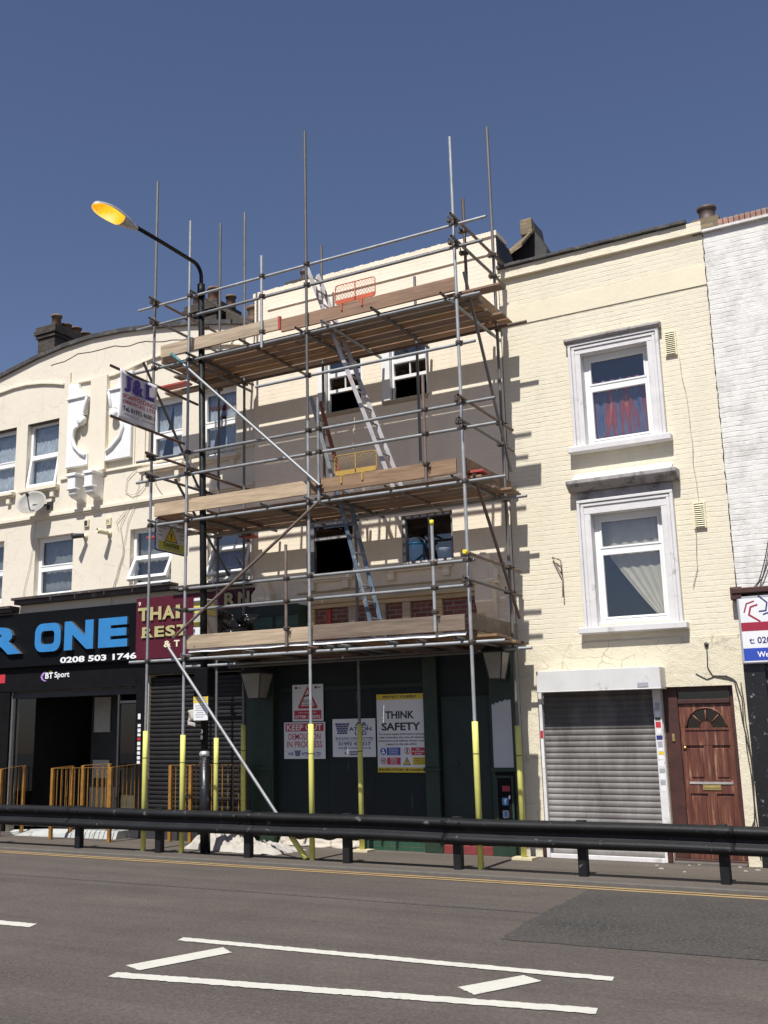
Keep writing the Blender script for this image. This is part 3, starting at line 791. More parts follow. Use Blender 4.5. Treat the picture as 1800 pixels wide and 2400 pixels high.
ribbon([(-6.92, 9.03), (-6.3, 9.0), (-5.72, 9.0), (-5.3, 9.07), (-4.76, 9.16), (-4.2, 9.2), (-3.5, 9.17), (-2.9, 9.08), (-2.35, 8.95)], 0.05, 0.05)
mo.box(-6.955, -6.925, 15.95, 16.01, 7.0, 9.26); mo.box(-4.92, -4.88, 15.96, 16.01, 7.0, 9.1); mo.box(-5.19, -5.15, 15.97, 16.01, 7.0, 7.85)
mo.box(-6.30, -5.86, 15.90, 16.01, 7.001, 9.0)
mo.build('moulding', 'cream_trim', lb, bevel=0.006)
C1 = lambda x, y: (x, y)
def console(x0, x1, flip):
    mb = MB(); W_, H_ = (x1 - x0), 1.80
    prof = [(0, 0), (0, 1.0), (.45, .99), (.50, .93), (.62, .863), (.93, .814), (.86, .745), (.83, .60), (.62, .60), (.55, .575), (.57, .54), (.66, .53), (.64, .485), (.46, .48), (.35, .45), (.29, .353), (.38, .255), (.69, .157), (.93, .118), (.98, .14), (1.0, .06), (1.0, 0)]
    P = [((x0 + p[0] * W_) if not flip else (x1 - p[0] * W_), 7.16 + p[1] * H_) for p in prof]
    if not flip: P = P[::-1]
    mb.fp(P, 15.90, 0.098)
    e = x0 if not flip else x1
    s_ = 1 if not flip else -1
    def X(u): return e + s_ * u * W_
    rib = [(.93, .105), (.69, .15), (.40, .245), (.30, .35), (.37, .44), (.50, .475)]
    mb.path([(X(u), 15.885, 7.16 + v * H_) for u, v in rib], .045, 8)
    mb.path([(X(u), 15.885, 7.16 + v * H_) for u, v in ((.80, .61), (.86, .74), (.90, .80))], .035, 8)
    a, c = sorted((X(.0), X(.93))); mb.box(a, c, 15.86, 15.899, 7.16 + .80 * H_, 7.16 + .825 * H_)
    mb.lathe([(0.0, -.07), (.085, -.07), (.105, -.03), (.105, .05), (.0, .06)], (X(.68), 15.90, 7.16 + .535 * H_), 16, axis=(0, 1, 0))
    mb.build('plaster_scroll', 'plaster', lb, bevel=0.012)
console(-6.92, -6.32, False); console(-5.86, -5.20, True)
for cx in (-6.50, -6.05):
    mb = MB(); z1 = 6.953
    mb.fp([(cx - .125, z1), (cx - .125, z1 - .07), (cx + .125, z1 - .07), (cx + .125, z1)], 15.62, .39)
    mb.prism([(15.65, z1 - .071), (15.65, z1 - .30), (15.70, z1 - .36), (15.68, z1 - .42), (15.76, z1 - .47), (15.90, z1 - .50), (16.01, z1 - .56), (16.01, z1 - .071)], (cx - .105, 0, 0), (0, 1, 0), (0, 0, 1), (.21, 0, 0))
    mb.box(cx - .12, cx + .12, 15.635, 15.80, z1 - .34, z1 - .30)
    mb.build('corbel', 'plaster', lb, bevel=0.012)
window(lb, -9.45, -8.47, 6.88, 8.32, tz=7.55, cur='net'); w2 = window(lb, -8.14, -7.23, 6.88, 8.32, tz=7.60, tilt=9, cur='net')
w3 = window(lb, -4.82, -3.99, 6.88, 8.26, tz=7.55, cur='split'); w4 = window(lb, -3.58, -2.72, 6.88, 8.24, tz=7.56, cur='split')
w5 = window(lb, -9.6, -8.67, 4.56, 5.86, tz=5.2, cur='grey'); w6 = window(lb, -7.76, -6.71, 4.58, 5.82, tz=5.18, cur='grey')
w7 = window(lb, -5.22, -4.20, 4.62, 5.72, tz=5.17, tilt=27, cur='grey'); w8 = window(lb, -3.36, -2.41, 4.56, 5.72, tz=5.17, tilt=22, cur='grey')
for (a, c) in ((-9.52, -8.40), (-8.21, -7.14), (-4.98, -3.90), (-3.66, -2.62)):
    sill(lb, lb, a, c, 6.80, 6.875, 0.13, 'cream_trim', (a + .16, c - .16))
MB().box(-5.2, -4.22, 16.005, 16.1, 4.50, 4.618).build('sill', 'red_brick', lb)
MB().box(-3.34, -2.43, 16.005, 16.1, 4.46, 4.558).build('sill', 'red_brick', lb)
mb = MB()                                        # ledge above the shop signs
for (x0, x1, za, zb) in ((-8.1, -4.02, 4.44, 4.57), (-13.5, -8.12, 4.30, 4.42), (-4.0, -2.33, 4.40, 4.47)):
    mb.box(x0, x1, 15.72, 15.999, zb - .05, zb); mb.box(x0 + .02, x1 - .02, 15.79, 15.999, za, zb - .051)
for x in (-7.0, -6.35, -5.6, -4.9): mb.box(x - .012, x + .012, 15.715, 15.719, 4.44, 4.57)
mb.build('shop_cornice', 'brown_ledge', lb, bevel=0.008)
mb = MB()                                        # black shopfront of the bar
mb.box(-13.5, -4.92, 15.93, 15.999, 2.70, 3.19); mb.box(-4.92, -4.69, 15.93, 15.999, 0, 3.19); mb.box(-13.5, -8.22, 15.94, 15.999, 0, 2.699)
mb.box(-4.69, -2.34, 15.90, 15.999, 2.90, 3.19); mb.box(-2.36, -2.32, 15.9, 15.999, 0, 2.9)
mb.build('shopfront', 'black_paint', lb, bevel=0.006)
mb = MB()
mb.box(-8.22, -4.93, 16.02, 16.10, 2.57, 2.69); mb.box(-8.20, -8.14, 16.02, 16.09, 0.14, 2.569); mb.box(-5.44, -5.40, 16.02, 16.09, 0.14, 2.569); mb.box(-5.399, -4.95, 16.03, 16.08, 2.40, 2.45)
mb.build('door_frame', 'charcoal', lb, bevel=0.005)
mb = MB(); mb.box(-8.15, -7.6, 16.05, 16.06, .5, 2.56); mb.box(-5.395, -4.96, 16.05, 16.06, .3, 2.39); build_split(mb, 'shop_glass', 'glass_dark', lb)
M_bar = paint('bar interior paint', (0.032, 0.031, 0.028), 0.7, 0.3, 2)
mb = MB(); mb.box(-8.2, -4.95, 16.0, 18.59, .12, .14); mb.box(-7.15, -6.45, 17.2, 17.5, .14, 2.8); mb.build('bar_floor', M_bar, lb)
mb = MB(); mb.box(-8.9, -4.7, 18.6, 18.7, .14, 2.85); mb.box(-8.4, -8.3, 16.3, 18.6, .14, 2.85); mb.box(-4.75, -4.7, 16.3, 18.6, .14, 2.85); mb.box(-8.3, -7.5, 17.6, 17.9, .14, 1.2); mb.build('bar_wall', M_bar, lb)
mb = MB(); mb.box(-6.4, -5.6, 17.3, 17.6, .14, 1.15); mb.box(-6.5, -5.5, 17.22, 17.65, 1.15, 1.20); mb.build('bar_counter', 'timber', lb)
mb = MB(); mb.box(-7.05, -6.62, 17.16, 17.19, 1.9, 2.6); mb.box(-7.05, -6.62, 17.16, 17.19, 1.0, 1.35); mb.box(-6.3, -5.9, 18.55, 18.59, 1.3, 2.2); build_split(mb, 'wall_panel', 'insul', lb)
mb = MB(); shutter(mb, -4.66, -2.37, 0.04, 2.9, 16.05, 0.078, 0.014); mb.build('roller_shutter', 'shutter_dark', lb)
st = MB()                                        # stickers up the black pier
rn = random.Random(3); z = 1.3
cols = ['sign_white', 'sign_white', 'sign_white', 'sign_white', 'sign_white', 'sign_red', 'sign_white', 'sign_white', 'sign_white', 'sign_white']
for i, c_ in enumerate([0, 0, 0, 0, 0, 1, 0, 0, 0]):
    h = rn.uniform(.06, .085); rect(st, -4.86, -4.79, z, z + h * .8, front(15.929), c_, 0.002); z += h + .012
rect(st, -4.86, -4.80, 2.10, 2.2, front(15.929), 0, 0.002)
build_split(st, 'sticker', ['sign_white', 'sign_red'], lb)
mb = MB(); mb.hexa([(-7.3, 15.35, 0), (-4.95, 15.5, 0), (-4.95, 16.0, 0), (-8.1, 16.0, 0), (-6.6, 15.55, .13), (-4.95, 15.56, .135), (-4.95, 16.0, .138), (-8.0, 16.0, .04)])
mb.build('entrance_ramp', 'concrete', lb)
mb = MB(); mb.box(-4.94, -2.36, 15.88, 15.999, 0, .19); mb.build('plinth', 'charcoal', lb, bevel=0.006)
chimney(lb, -11.0, -10.42, 18.95, 20.5, 8.0, 12.10, [(-10.62, 19.2, .13, .36), (-10.62, 19.55, .14, .22), (-10.62, 19.92, .14, .25), (-10.62, 20.28, .14, .22)])
chimney(lb, -6.25, -5.40, 19.0, 19.9, 8.0, 11.62, [(-6.1, 19.2, .11, .32), (-5.62, 19.2, .15, .40), (-5.42, 19.6, .12, .3)])
mb = MB(); mb.prism([(-5.27, 8.0), (-5.27, 11.45), (-4.2, 10.75), (-3.3, 10.1), (-2.4, 9.9), (-2.4, 8.0)], (0, 19.2, 0), (1, 0, 0), (0, 0, 1), (0, .35, 0)); mb.build('party_wall', 'dark_brick', lb)
mb = MB(); mb.lathe([(.15, 0), (.17, .1), (.15, .3), (.18, .32), (.18, .38), (.1, .38), (.09, .1)], (-4.55, 19.3, 10.95), 14); mb.build('chimney_pot', 'terracotta', lb)
mb = MB()                                        # loose wires on the facade
rn = random.Random(5)
def wire(pts, r=0.006):
    out = []
    for i in range(len(pts) - 1):
        for k in range(6):
            u = k / 6; x = pts[i][0] * (1 - u) + pts[i + 1][0] * u; z = pts[i][1] * (1 - u) + pts[i + 1][1] * u
            out.append((x + .025 * noise.noise((z * 3, x * 3, 1)), 15.97, z + .02 * noise.noise((x * 4, z, 7))))
    out.append((pts[-1][0], 15.97, pts[-1][1])); mb.path(out, r, 5)
wire([(-5.0, 6.95), (-5.3, 6.75), (-5.35, 6.5), (-5.2, 6.4), (-5.0, 6.42), (-4.85, 6.55)]); wire([(-5.0, 6.72), (-5.02, 6.5), (-5.08, 6.38), (-5.2, 6.2)])
wire([(-5.15, 6.35), (-5.3, 6.1), (-5.45, 5.8), (-5.35, 5.3), (-5.5, 4.8), (-5.65, 4.5), (-5.6, 4.2)]); wire([(-5.05, 6.3), (-5.25, 5.9), (-5.4, 5.2), (-5.6, 4.6)])
wire([(-4.5, 6.8), (-4.62, 6.6), (-4.5, 6.42), (-4.4, 6.3)]); wire([(-7.75, 6.2), (-7.8, 5.6), (-7.95, 4.9), (-8.05, 4.5)]); wire([(-5.35, 6.1), (-5.55, 5.9), (-5.5, 5.75)])
mb.build('cable', 'cable_pale', lb)

# bar sign ----------------------------------------------------------
SLIDE[0] = 15.80 / 16
bs = thing('bar_sign', 'black fascia sign with big blue raised letters over the bar entrance', 'sign', (-7, 15.85, 3.2))
mb = MB(); mb.box(-13.5, -5.06, 15.84, 15.99, 3.195, 4.29); mb.build('panel', 'black_fascia', bs, bevel=0.006)
fb_ = front(15.835)
mb = MB()
for ch, x0, x1 in (('R', -8.98, -8.0), ('O', -7.62, -6.92), ('N', -6.82, -6.06), ('E', -5.93, -5.20)):
    if ch != 'O': text(mb, ch, x0, x1, 3.465, 4.03, fb_, 0, 0.06, 0.07, 1); continue
    A, B = rrect(x0, x1, 3.465, 4.03, .19, 6), rrect(x0 + .17, x1 - .17, 3.465 + .15, 4.03 - .15, .07, 6)
    k = len(mb.v); n = len(A)
    for P_, yy in ((A, 15.765), (B, 15.765), (A, 15.835), (B, 15.835)): mb.v += [Vector((p[0], yy, p[1])) for p in P_]
    for i in range(n):
        j = (i + 1) % n
        for f_, mi_ in (((k + i, k + j, k + n + j, k + n + i), 0), ((k + i, k + 2 * n + i, k + 2 * n + j, k + j), 1), ((k + n + i, k + n + j, k + 3 * n + j, k + 3 * n + i), 1)):
            mb.f.append(f_); mb.m.append(mi_); mb.sm.append(False)
build_split(mb, 'raised_letter', ['blue_letter', 'steel_edge'], bs)
mb = MB(); text(mb, '0208 503 1746', -6.97, -5.02, 3.225, 3.345, fb_, 0, 0.03, 0.006); mb.build('phone_number', 'white_letter', bs)
mb = MB(); fb2 = front(15.929)
text(mb, 'BT', -7.45, -7.24, 2.945, 3.065, fb2, 0, 0.03, 0.004); text(mb, 'Sport', -7.20, -6.80, 2.925, 3.07, fb2, 0, 0.02, 0.004)
shape(mb, [(-7.58, 2.99), (-7.53, 3.06), (-7.44, 3.09), (-7.47, 3.05), (-7.53, 2.99), (-7.50, 2.93), (-7.40, 2.90), (-7.47, 2.895), (-7.55, 2.93)], fb2, 1, 0.003)
shape(mb, [(-7.36, 3.07), (-7.33, 3.10), (-7.29, 3.10), (-7.26, 3.07)], fb2, 2, 0.003)
mb.build('broadcast_logo', ['white_letter', 'lilac', 'sign_lime'], bs)
mb = MB(); rect(mb, -8.95, -8.58, 2.9, 3.08, fb2, 0, 0.004); mb.build('red_logo', 'sign_red', bs)
# restaurant sign ------------------------------------------------------
rs = thing('restaurant_sign', 'maroon restaurant fascia with gold lettering, partly hidden by the scaffold', 'sign', (-3.8, 15.85, 3.2))
MB().box(-5.05, -2.36, 15.83, 15.99, 3.2, 4.36).build('panel', 'maroon', rs, bevel=0.006)
fr = front(15.825); mb = MB()
x = -4.98
for ch, wd in (('T', .27), ('H', .27), ('A', .29), ('I', .10)):
    text(mb, ch, x, x + wd, 3.92, 4.17, fr, 0, 0.04, 0.025, 1); x += wd + .025
text(mb, 'R', -2.97, -2.72, 4.06, 4.30, fr, 0, 0.04, 0.025, 1); text(mb, 'N', -2.67, -2.42, 4.06, 4.30, fr, 0, 0.04, 0.025, 1)
x = -4.87
for ch, wd in (('R', .27), ('E', .23), ('S', .23), ('T', .25)):
    text(mb, ch, x, x + wd, 3.60, 3.80, fr, 0, 0.035, 0.025, 1)
    if ch in 'RT': rect(mb, x - .02, x + wd * .5, 3.60, 3.625, ((0, 15.80, 0), (1, 0, 0), (0, 0, 1), (0, -1, 0)), 0, .002)
    x += wd + .03
build_split(mb, 'raised_letter', ['gold', 'dark'], rs)
mb = MB(); text(mb, '&', -4.36, -4.19, 3.40, 3.52, fr, 0, 0.03, 0.006); text(mb, 'T', -4.12, -3.99, 3.40, 3.52, fr, 0, 0.03, 0.006); text(mb, '9', -4.99, -4.93, 4.21, 4.29, fr, 0, 0.02, 0.004)
mb.build('lettering', 'sand', rs)

SLIDE[0] = 1.0
# satellite dish, wall lamps and boxes
sd = thing('satellite_dish', 'grey satellite dish under the upper window of the cream building', 'satellite dish', (-7.6, 15.98, 6.5))
mb = MB(); prof = [(0.30 * i / 8, 0.10 * (i / 8) ** 2) for i in range(9)]
prof += [(0.305, .104), (0.30, .110)] + [(0.30 * i / 8, 0.10 * (i / 8) ** 2 + .008) for i in range(7, -1, -1)]
ax = Vector((.36, -.80, .48)).normalized(); ctr = Vector((-7.62, 15.72, 6.48))
mb.lathe([(r, z) for r, z in prof], ctr - ax * .05, 28, axis=ax); mb.build('reflector', 'dish', sd)
mb = MB(); mb.path([ctr - ax * .04 + Vector((0, 0, -.12)), ctr + ax * .15 + Vector((0, 0, -.22)), ctr + ax * .34 + Vector((0, 0, -.04))], .012, 8); mb.lathe([(.0, 0), (.03, .0), (.035, .07), (0, .08)], ctr + ax * .29 + Vector((0, 0, -.03)), 12, axis=ax)
mb.path([ctr - ax * .05, (-7.42, 15.86, 6.46), (-7.38, 16.0, 6.46)], .022, 8); mb.box(-7.46, -7.30, 15.97, 15.998, 6.38, 6.54); mb.build('mount_arm', 'charcoal', sd)
for nm_, x, z, lab, mt in (('security_camera', -6.37, 5.70, 'dark nosed security camera on the cream wall, beside the window with grey blind', 'charcoal'), ('wall_spotlight', -5.74, 5.70, 'pale wall spotlight under a small vent on the cream wall', 'vent')):
    o = thing(nm_, lab, nm_.split('_')[1], (x, 16, z))
    mb = MB(); mb.lathe([(.0, -.01), (.055, -.01), (.055, .03), (.03, .035), (.03, .10)], (x, 15.99, z), 12, axis=(0, -1, 0)); mb.build('bracket', 'vent', o)
    mb = MB(); dv = Vector((-.55, -.8, -.12)).normalized() if nm_ == 'security_camera' else Vector((-.3, -.9, .1)).normalized()
    mb.lathe([(0, -.06), (.045, -.06), (.048, .02), (.052, .10), (.058, .18), (.05, .18), (.045, .15), (0, .15)], Vector((x, 15.85, z)), 14, axis=dv); mb.build('housing', mt if nm_ == 'security_camera' else 'vent', o)
mb = MB()
for x, z, mt in ((-6.35, 5.97, 0), (-5.77, 5.94, 0)):
    mb.box(x - .065, x + .065, 15.955, 15.999, z - .075, z + .075)
mb.box(-6.385, -6.305, 15.945, 15.954, 5.92, 6.02, 1)
for k in range(3): mb.box(-5.81, -5.73, 15.95, 15.954, 5.90 + .03 * k, 5.91 + .03 * k, 1)
build_split(mb, 'vent_cover', ['vent', 'charcoal'], lb, bevel=0.004)

# ================================================================== centre building (behind the scaffold)
cb = thing('scaffolded_building', 'cream painted brick building behind the scaffold with a boarded dark green shopfront', 'building', (0, 16, 0))
CX0, CX1 = -2.305, 2.52
CH = [(-0.95, -0.04, 7.29, 8.40), (0.33, 1.21, 7.31, 8.42), (-1.22, -0.28, 4.46, 5.42), (0.62, 1.54, 4.49, 5.30)]
mb = MB(); mb.wall(CX0, CX1, 0, 9.83, CH, 15.985, 0.2); mb.face([(CX0, 15.985, 8), (CX0, 15.985, 9.83), (CX0, 16.5, 9.83), (CX0, 16.5, 8)])
mb.build('facade', 'white_brick', cb)
MB().face([(CX1, 15.986, 0), (CX1, 23, 0), (CX1, 23, 9.0), (CX1, 17.6, 9.0), (CX1, 16.6, 9.825), (CX1, 15.986, 9.825)]).build('side_wall', 'slate', cb)
mb = MB(); mb.box(CX0 - .02, CX1 + .02, 15.955, 16.45, 9.831, 9.92)
for i in range(45): mb.box(CX0 + .1 * i + .06, CX0 + .1 * i + .15, 15.95, 16.0, 9.835, 9.925 + .006 * math.sin(i * 2.1))
mb.box(CX0 + .3, CX1, 15.96, 15.984, 9.52, 9.55)
mb.build('parapet_coping', 'white_brick', cb, bevel=0.006)
shell(cb, CX0 + .02, CX1 - .02, 23, 9.4, roof_z=9.0)
# upper windows: sash raised, lower half open
for (a, c, z0, z1) in CH[:2]:
    f = MB(); y = 16.07
    f.box(a, a + .16, 15.975, 16.06, z0 + .03, z1 - .1); f.box(c - .04, c, 15.99, 16.06, z0 + .03, z1)
    f.box(a + .161, c - .041, y, y + .06, z1 - .12, z1); zt = z0 + .40
    f.box(a + .161, c - .041, y + .001, y + .06, zt, zt + .06); f.box(a + .161, a + .20, y, y + .06, z0 + .02, z1 - .121); f.box(c - .08, c - .041, y, y + .06, z0 + .02, z1 - .121)
    f.box(a + .201, c - .081, y - .02, y + .04, zt + .28, zt + .36)
    mx_ = (a + c) / 2 + .06; f.box(mx_ - .01, mx_ + .01, y + .005, y + .05, zt + .06, zt + .28)
    wf = f.build('window', 'upvc', cb, bevel=0.004)
    g = MB(); g.box(a + .20, c - .08, y + .03, y + .036, zt + .06, z1 - .12); g.build('pane', 'glass', wf)
    MB().box(a + .02, c - .02, 15.96, 16.1, z0 - .06, z0 + .019).build('sill', 'timber', wf, bevel=0.004)
# first floor windows
a, c, z0, z1 = CH[2]
f = MB(); y = 16.06
f.box(a, a + .13, y - .03, y + .06, z0, z1); f.box(c - .05, c, y - .03, y + .06, z0, z1); f.box(a + .131, c - .051, y - .03, y + .06, z1 - .12, z1); f.box(a + .131, c - .051, y - .02, y + .05, z0 + .60, z0 + .66); f.box(a + .131, c - .051, y, y + .06, z0, z0 + .03)
wf = f.build('window', 'taped', cb, bevel=0.004)
MB().box(a + .131, c - .051, y + .02, y + .026, z0 + .66, z1 - .12).build('pane', 'glass', wf)
tp = MB(); tp.box(a + .15, c - .06, y - .034, y - .031, z1 - .10, z1 - .05); tp.box(a + .15, c - .06, y - .024, y - .021, z0 + .61, z0 + .65); tp.build('tape', 'tape', wf)
a, c, z0, z1 = CH[3]
f = MB()
f.box(a, a + .06, y - .03, y + .06, z0, z1); f.box(c - .05, c, y - .03, y + .06, z0, z1); f.box(a + .061, c - .051, y - .03, y + .06, z1 - .05, z1); f.box(a + .061, c - .051, y - .03, y + .06, z0, z0 + .05); f.box(1.085, 1.135, y - .028, y + .058, z0 + .051, z1 - .051)
wf = f.build('window', 'taped', cb, bevel=0.004)
MB().box(a + .06, c - .05, y + .02, y + .026, z0 + .05, z1 - .05).build('pane', 'glass', wf)
tp = MB()
for k in range(6): tp.box(a + .07 + k * .14, a + .16 + k * .14, y - .034, y - .031, z1 - .045, z1 - .01)
for k in range(5): tp.box(a + .012, a + .045, y - .034, y - .031, z0 + .06 + k * .15, z0 + .15 + k * .15)
for k in range(6): tp.box(a + .07 + k * .14, a + .16 + k * .14, y - .034, y - .031, z0 + .01, z0 + .04)
tp.build('tape', 'tape', wf)
for (x0, x1, z, br) in ((-1.25, -.25, 4.42, (-.42, -1.08)), (.31, 1.55, 4.47, (.44, 1.42))):
    mb = MB(); mb.box(x0, x1, 15.86, 15.984, z - .07, z); mb.box(x0 + .02, x1 - .02, 15.90, 15.984, z - .10, z - .071)
    for x in br: mb.box(x - .06, x + .06, 15.90, 15.984, z - .24, z - .101)
    mb.build('sill', 'cream_trim', cb, bevel=0.006)
def shield(x0, x1, z0, z1, z2):
    xm = (x0 + x1) / 2; w_ = x1 - x0
    mb = MB()
    mb.fp([(x0, z1), (x1, z1), (x1, z1 + (z2 - z1) * .4), (x1 - w_ * .2, z1 + (z2 - z1) * .6), (xm + w_ * .12, z2), (xm - w_ * .12, z2), (x0 + w_ * .2, z1 + (z2 - z1) * .6), (x0, z1 + (z2 - z1) * .4)], 15.80, .184)
    mb.box(x0 - .03, x1 + .03, 15.76, 15.984, z1 - .05, z1 - .001)
    mb.prism([(15.79, z1 - .051), (15.78, z0 + .25), (15.86, z0 + .12), (15.93, z0), (15.984, z0), (15.984, z1 - .051)], (x0 + .03, 0, 0), (0, 1, 0), (0, 0, 1), (w_ - .06, 0, 0))
    mb.fp([(xm - w_ * .22, z1 + .03), (xm + w_ * .22, z1 + .03), (xm + w_ * .22, z1 + .18), (xm, z1 + (z2 - z1) * .75), (xm - w_ * .22, z1 + .18)], 15.785, .014)
    mb.build('console_bracket', 'white_brick', cb, bevel=0.01)
shield(1.92, 2.28, 3.5, 4.08, 4.52); shield(-2.25, -1.85, 3.55, 4.02, 4.45)
mb = MB(); mb.box(-1.10, 2.03, 15.80, 15.984, 3.93, 4.0); mb.box(-1.08, 2.0, 15.86, 15.984, 3.86, 3.929); mb.box(-1.4, 2.3, 15.95, 15.984, 4.14, 4.17); mb.build('cornice', 'timber', cb, bevel=0.006)
MB().box(-1.12, 2.03, 15.94, 15.984, 3.03, 3.858).build('brick_panel', 'red_brick', cb)
mb = MB()
for x in (-1.08, -.28, .27, .72, 1.28, 2.0): mb.box(x - .07, x + .07, 15.88, 15.939, 3.06, 3.857)
build_split(mb, 'timber_stud', 'timber', cb, bevel=0.004)
MB().box(-.78, -.70, 15.90, 15.939, 3.06, 3.84).build('red_strip', 'red_paint', cb)
# boarded shopfront
mb = MB(); mb.box(CX0, CX1 - .04, 15.93, 15.984, .12, 3.029); mb.build('hoarding', 'hoarding', cb)
mb = MB()
for x in (-1.72, -.82, .03): mb.box(x - .006, x + .006, 15.924, 15.929, .14, 2.5)
mb.box(-1.7, 1.0, 15.90, 15.929, 2.50, 2.56)
mb.box(-1.70, 1.0, 15.90, 15.929, .14, .2)
build_split(mb, 'hoarding_batten', 'green_dark', cb)
for (x0, x1) in ((-2.35, -1.80), (1.0, 1.24), (2.10, 2.47)):
    mb = MB(); mb.box(x0, x1, 15.80, 15.929, 0.10, 3.0); mb.box(x0 - .03, x1 + .03, 15.77, 15.929, 0, .28)
    if x1 - x0 > .3:
        mb.box(x0 + .04, x0 + .08, 15.785, 15.799, .32, 1.15); mb.box(x1 - .08, x1 - .04, 15.785, 15.799, .32, 1.15); mb.box(x0 + .081, x1 - .081, 15.785, 15.799, .32, .36); mb.box(x0 + .081, x1 - .081, 15.785, 15.799, 1.11, 1.15)
    mb.box(x0 - .02, x1 + .02, 15.78, 15.929, 1.2, 1.26)
    mb.build('pilaster', 'green_pil', cb, bevel=0.008)
mb = MB(); mb.box(1.26, 2.08, 15.89, 15.929, .15, 2.33); mb.box(1.30, 2.04, 15.885, 15.889, .2, 2.28)
mb.build('boarded_door', 'green_dark', cb, bevel=0.004)
mb = MB(); mb.lathe([(.0, 0), (.035, 0), (.03, .02), (0, .02)], (1.5, 15.885, 1.3), 12, axis=(0, -1, 0)); mb.build('lock_plate', 'charcoal', cb)
mb = MB(); pts = [(2.135, 1.26), (2.20, 1.235), (2.30, 1.25), (2.40, 1.245), (2.445, 1.25), (2.445, 2.24), (2.42, 2.26), (2.40, 2.235), (2.36, 2.255), (2.31, 2.22), (2.27, 2.235), (2.24, 2.20), (2.20, 2.215), (2.18, 2.16), (2.165, 2.20), (2.14, 2.18)]
mb.fp(pts, 15.796, .004); mb.build('primer_patch', 'white_patch', cb)
mb = MB(); mb.box(2.15, 2.45, 15.79, 15.799, .42, 1.22); mb.build('black_plate', 'black_paint', cb)
mb = MB(); fp_ = front(15.789)
shape(mb, rrect(2.24, 2.34, .72, .83, .02), fp_, 0); text(mb, 'f', 2.27, 2.315, .735, .82, ((0, 15.785, 0), (1, 0, 0), (0, 0, 1), (0, -1, 0)), 1, .05, .001)
shape(mb, rrect(2.24, 2.34, .54, .65, .02), fp_, 2); rect(mb, 2.27, 2.31, .56, .63, ((0, 15.785, 0), (1, 0, 0), (0, 0, 1), (0, -1, 0)), 0, .001)
rect(mb, 2.25, 2.37, .92, 1.0, fp_, 3, .002); shape(mb, [(2.35, .80), (2.375, .83), (2.365, .87), (2.34, .85)], fp_, 1)
build_split(mb, 'sticker', ['fb', 'white_letter', 'sign_grey', 'sign_crimson'], cb)
mb = MB(); mb.box(-.14, 1.13, 15.86, 15.929, 0, .135); mb.build('tiled_plinth', 'green_tile', cb)
mb = MB(); mb.box(1.15, 2.06, 15.80, 15.884, 0, .125); mb.build('red_plinth', 'red_tile', cb, bevel=0.006)
MB().grid(lambda u, v: (-1.72 + 1.55 * u, 15.92 - .12 * (1 - v) * (0.6 + 0.5 * noise.noise((u * 7, v * 3, 2))) - .02, .17 * v * (0.75 + 0.4 * noise.noise((u * 6, 1, 4)))), 40, 8).build('broken_plinth', 'rubble', cb)

# pub fascia box, torn black plastic
gp_ = thing('fascia_box', 'dark green empty pub sign box behind the lowest toe board', 'sign box', (-1.9, 15.7, 3.3))
mb = MB(); mb.box(-2.75, -1.17, 15.62, 15.93, 3.08, 3.94); mb.build('box', 'green_panel', gp_, bevel=0.01)
mb = MB(); mb.box(-2.75, -1.17, 15.60, 15.619, 3.76, 3.945); mb.box(-1.68, -1.63, 15.605, 15.619, 3.08, 3.759); mb.build('trim', 'green_dark', gp_, bevel=0.004)
def plast(u, v):
    x = -2.42 + .85 * u; z = 3.36 + (.34 + .10 * math.sin(u * 4)) * v
    return (x, 15.0 + .12 * math.sin(u * 9 + v * 4) + .10 * noise.noise((u * 5, v * 4, 1)) - .15 * v * (1 - u), z + .09 * math.sin(u * 7 + 1) * v + .05 * noise.noise((u * 6, v * 6, 8)))
tag(MB().grid(plast, 36, 20).build('plastic_sheet', 'plastic_black', solid=0.004), 'crumpled black plastic sheet sagging behind the lowest toe board', 'plastic sheet')

mb = MB(); mb.box(-2.1, -1.5, 16.75, 17.3, 9.0, 10.40); ch_ = mb.build('chimney', 'dark_brick', cb)
mb = MB(); mb.lathe([(.075, 0), (.08, .06), (.065, .09), (.065, .20), (.085, .22), (.085, .27), (.05, .28), (.04, .1), (0, .1)], (-1.82, 17.0, 10.40), 16); mb.build('chimney_pot', 'pot_dark', ch_)
# small things in the first floor window
bk = thing('bucket', 'blue plastic bucket behind the glass of the first floor window', 'bucket', (.68, 16.45, 4.52))
mb = MB(); mb.box(.4, 1.6, 16.14, 16.9, 4.45, 4.56); mb.build('window_board', 'inside', cb)
mb = MB(); mb.lathe([(0, 0), (.12, 0), (.16, .29), (.17, .30), (.155, .29), (.115, .02), (0, .02)], (.76, 16.27, 4.56), 18); mb.build('body', 'blue_plastic', bk)
mb = MB(); mb.path([(.76 + .16 * math.cos(a), 16.27 - .02, 4.85 + .12 * math.sin(a)) for a in [PI * i / 10 for i in range(11)]], .006, 6); mb.build('handle', 'white_letter', bk)
tb = MB(); tb.lathe([(0, 0), (.10, 0), (.12, .16), (.125, .17), (.11, .16), (0, .15)], (1.25, 16.27, 4.56), 16); tag(tb.build('tub', 'pale_plastic'), 'pale plastic tub beside the blue bucket behind the window', 'tub')

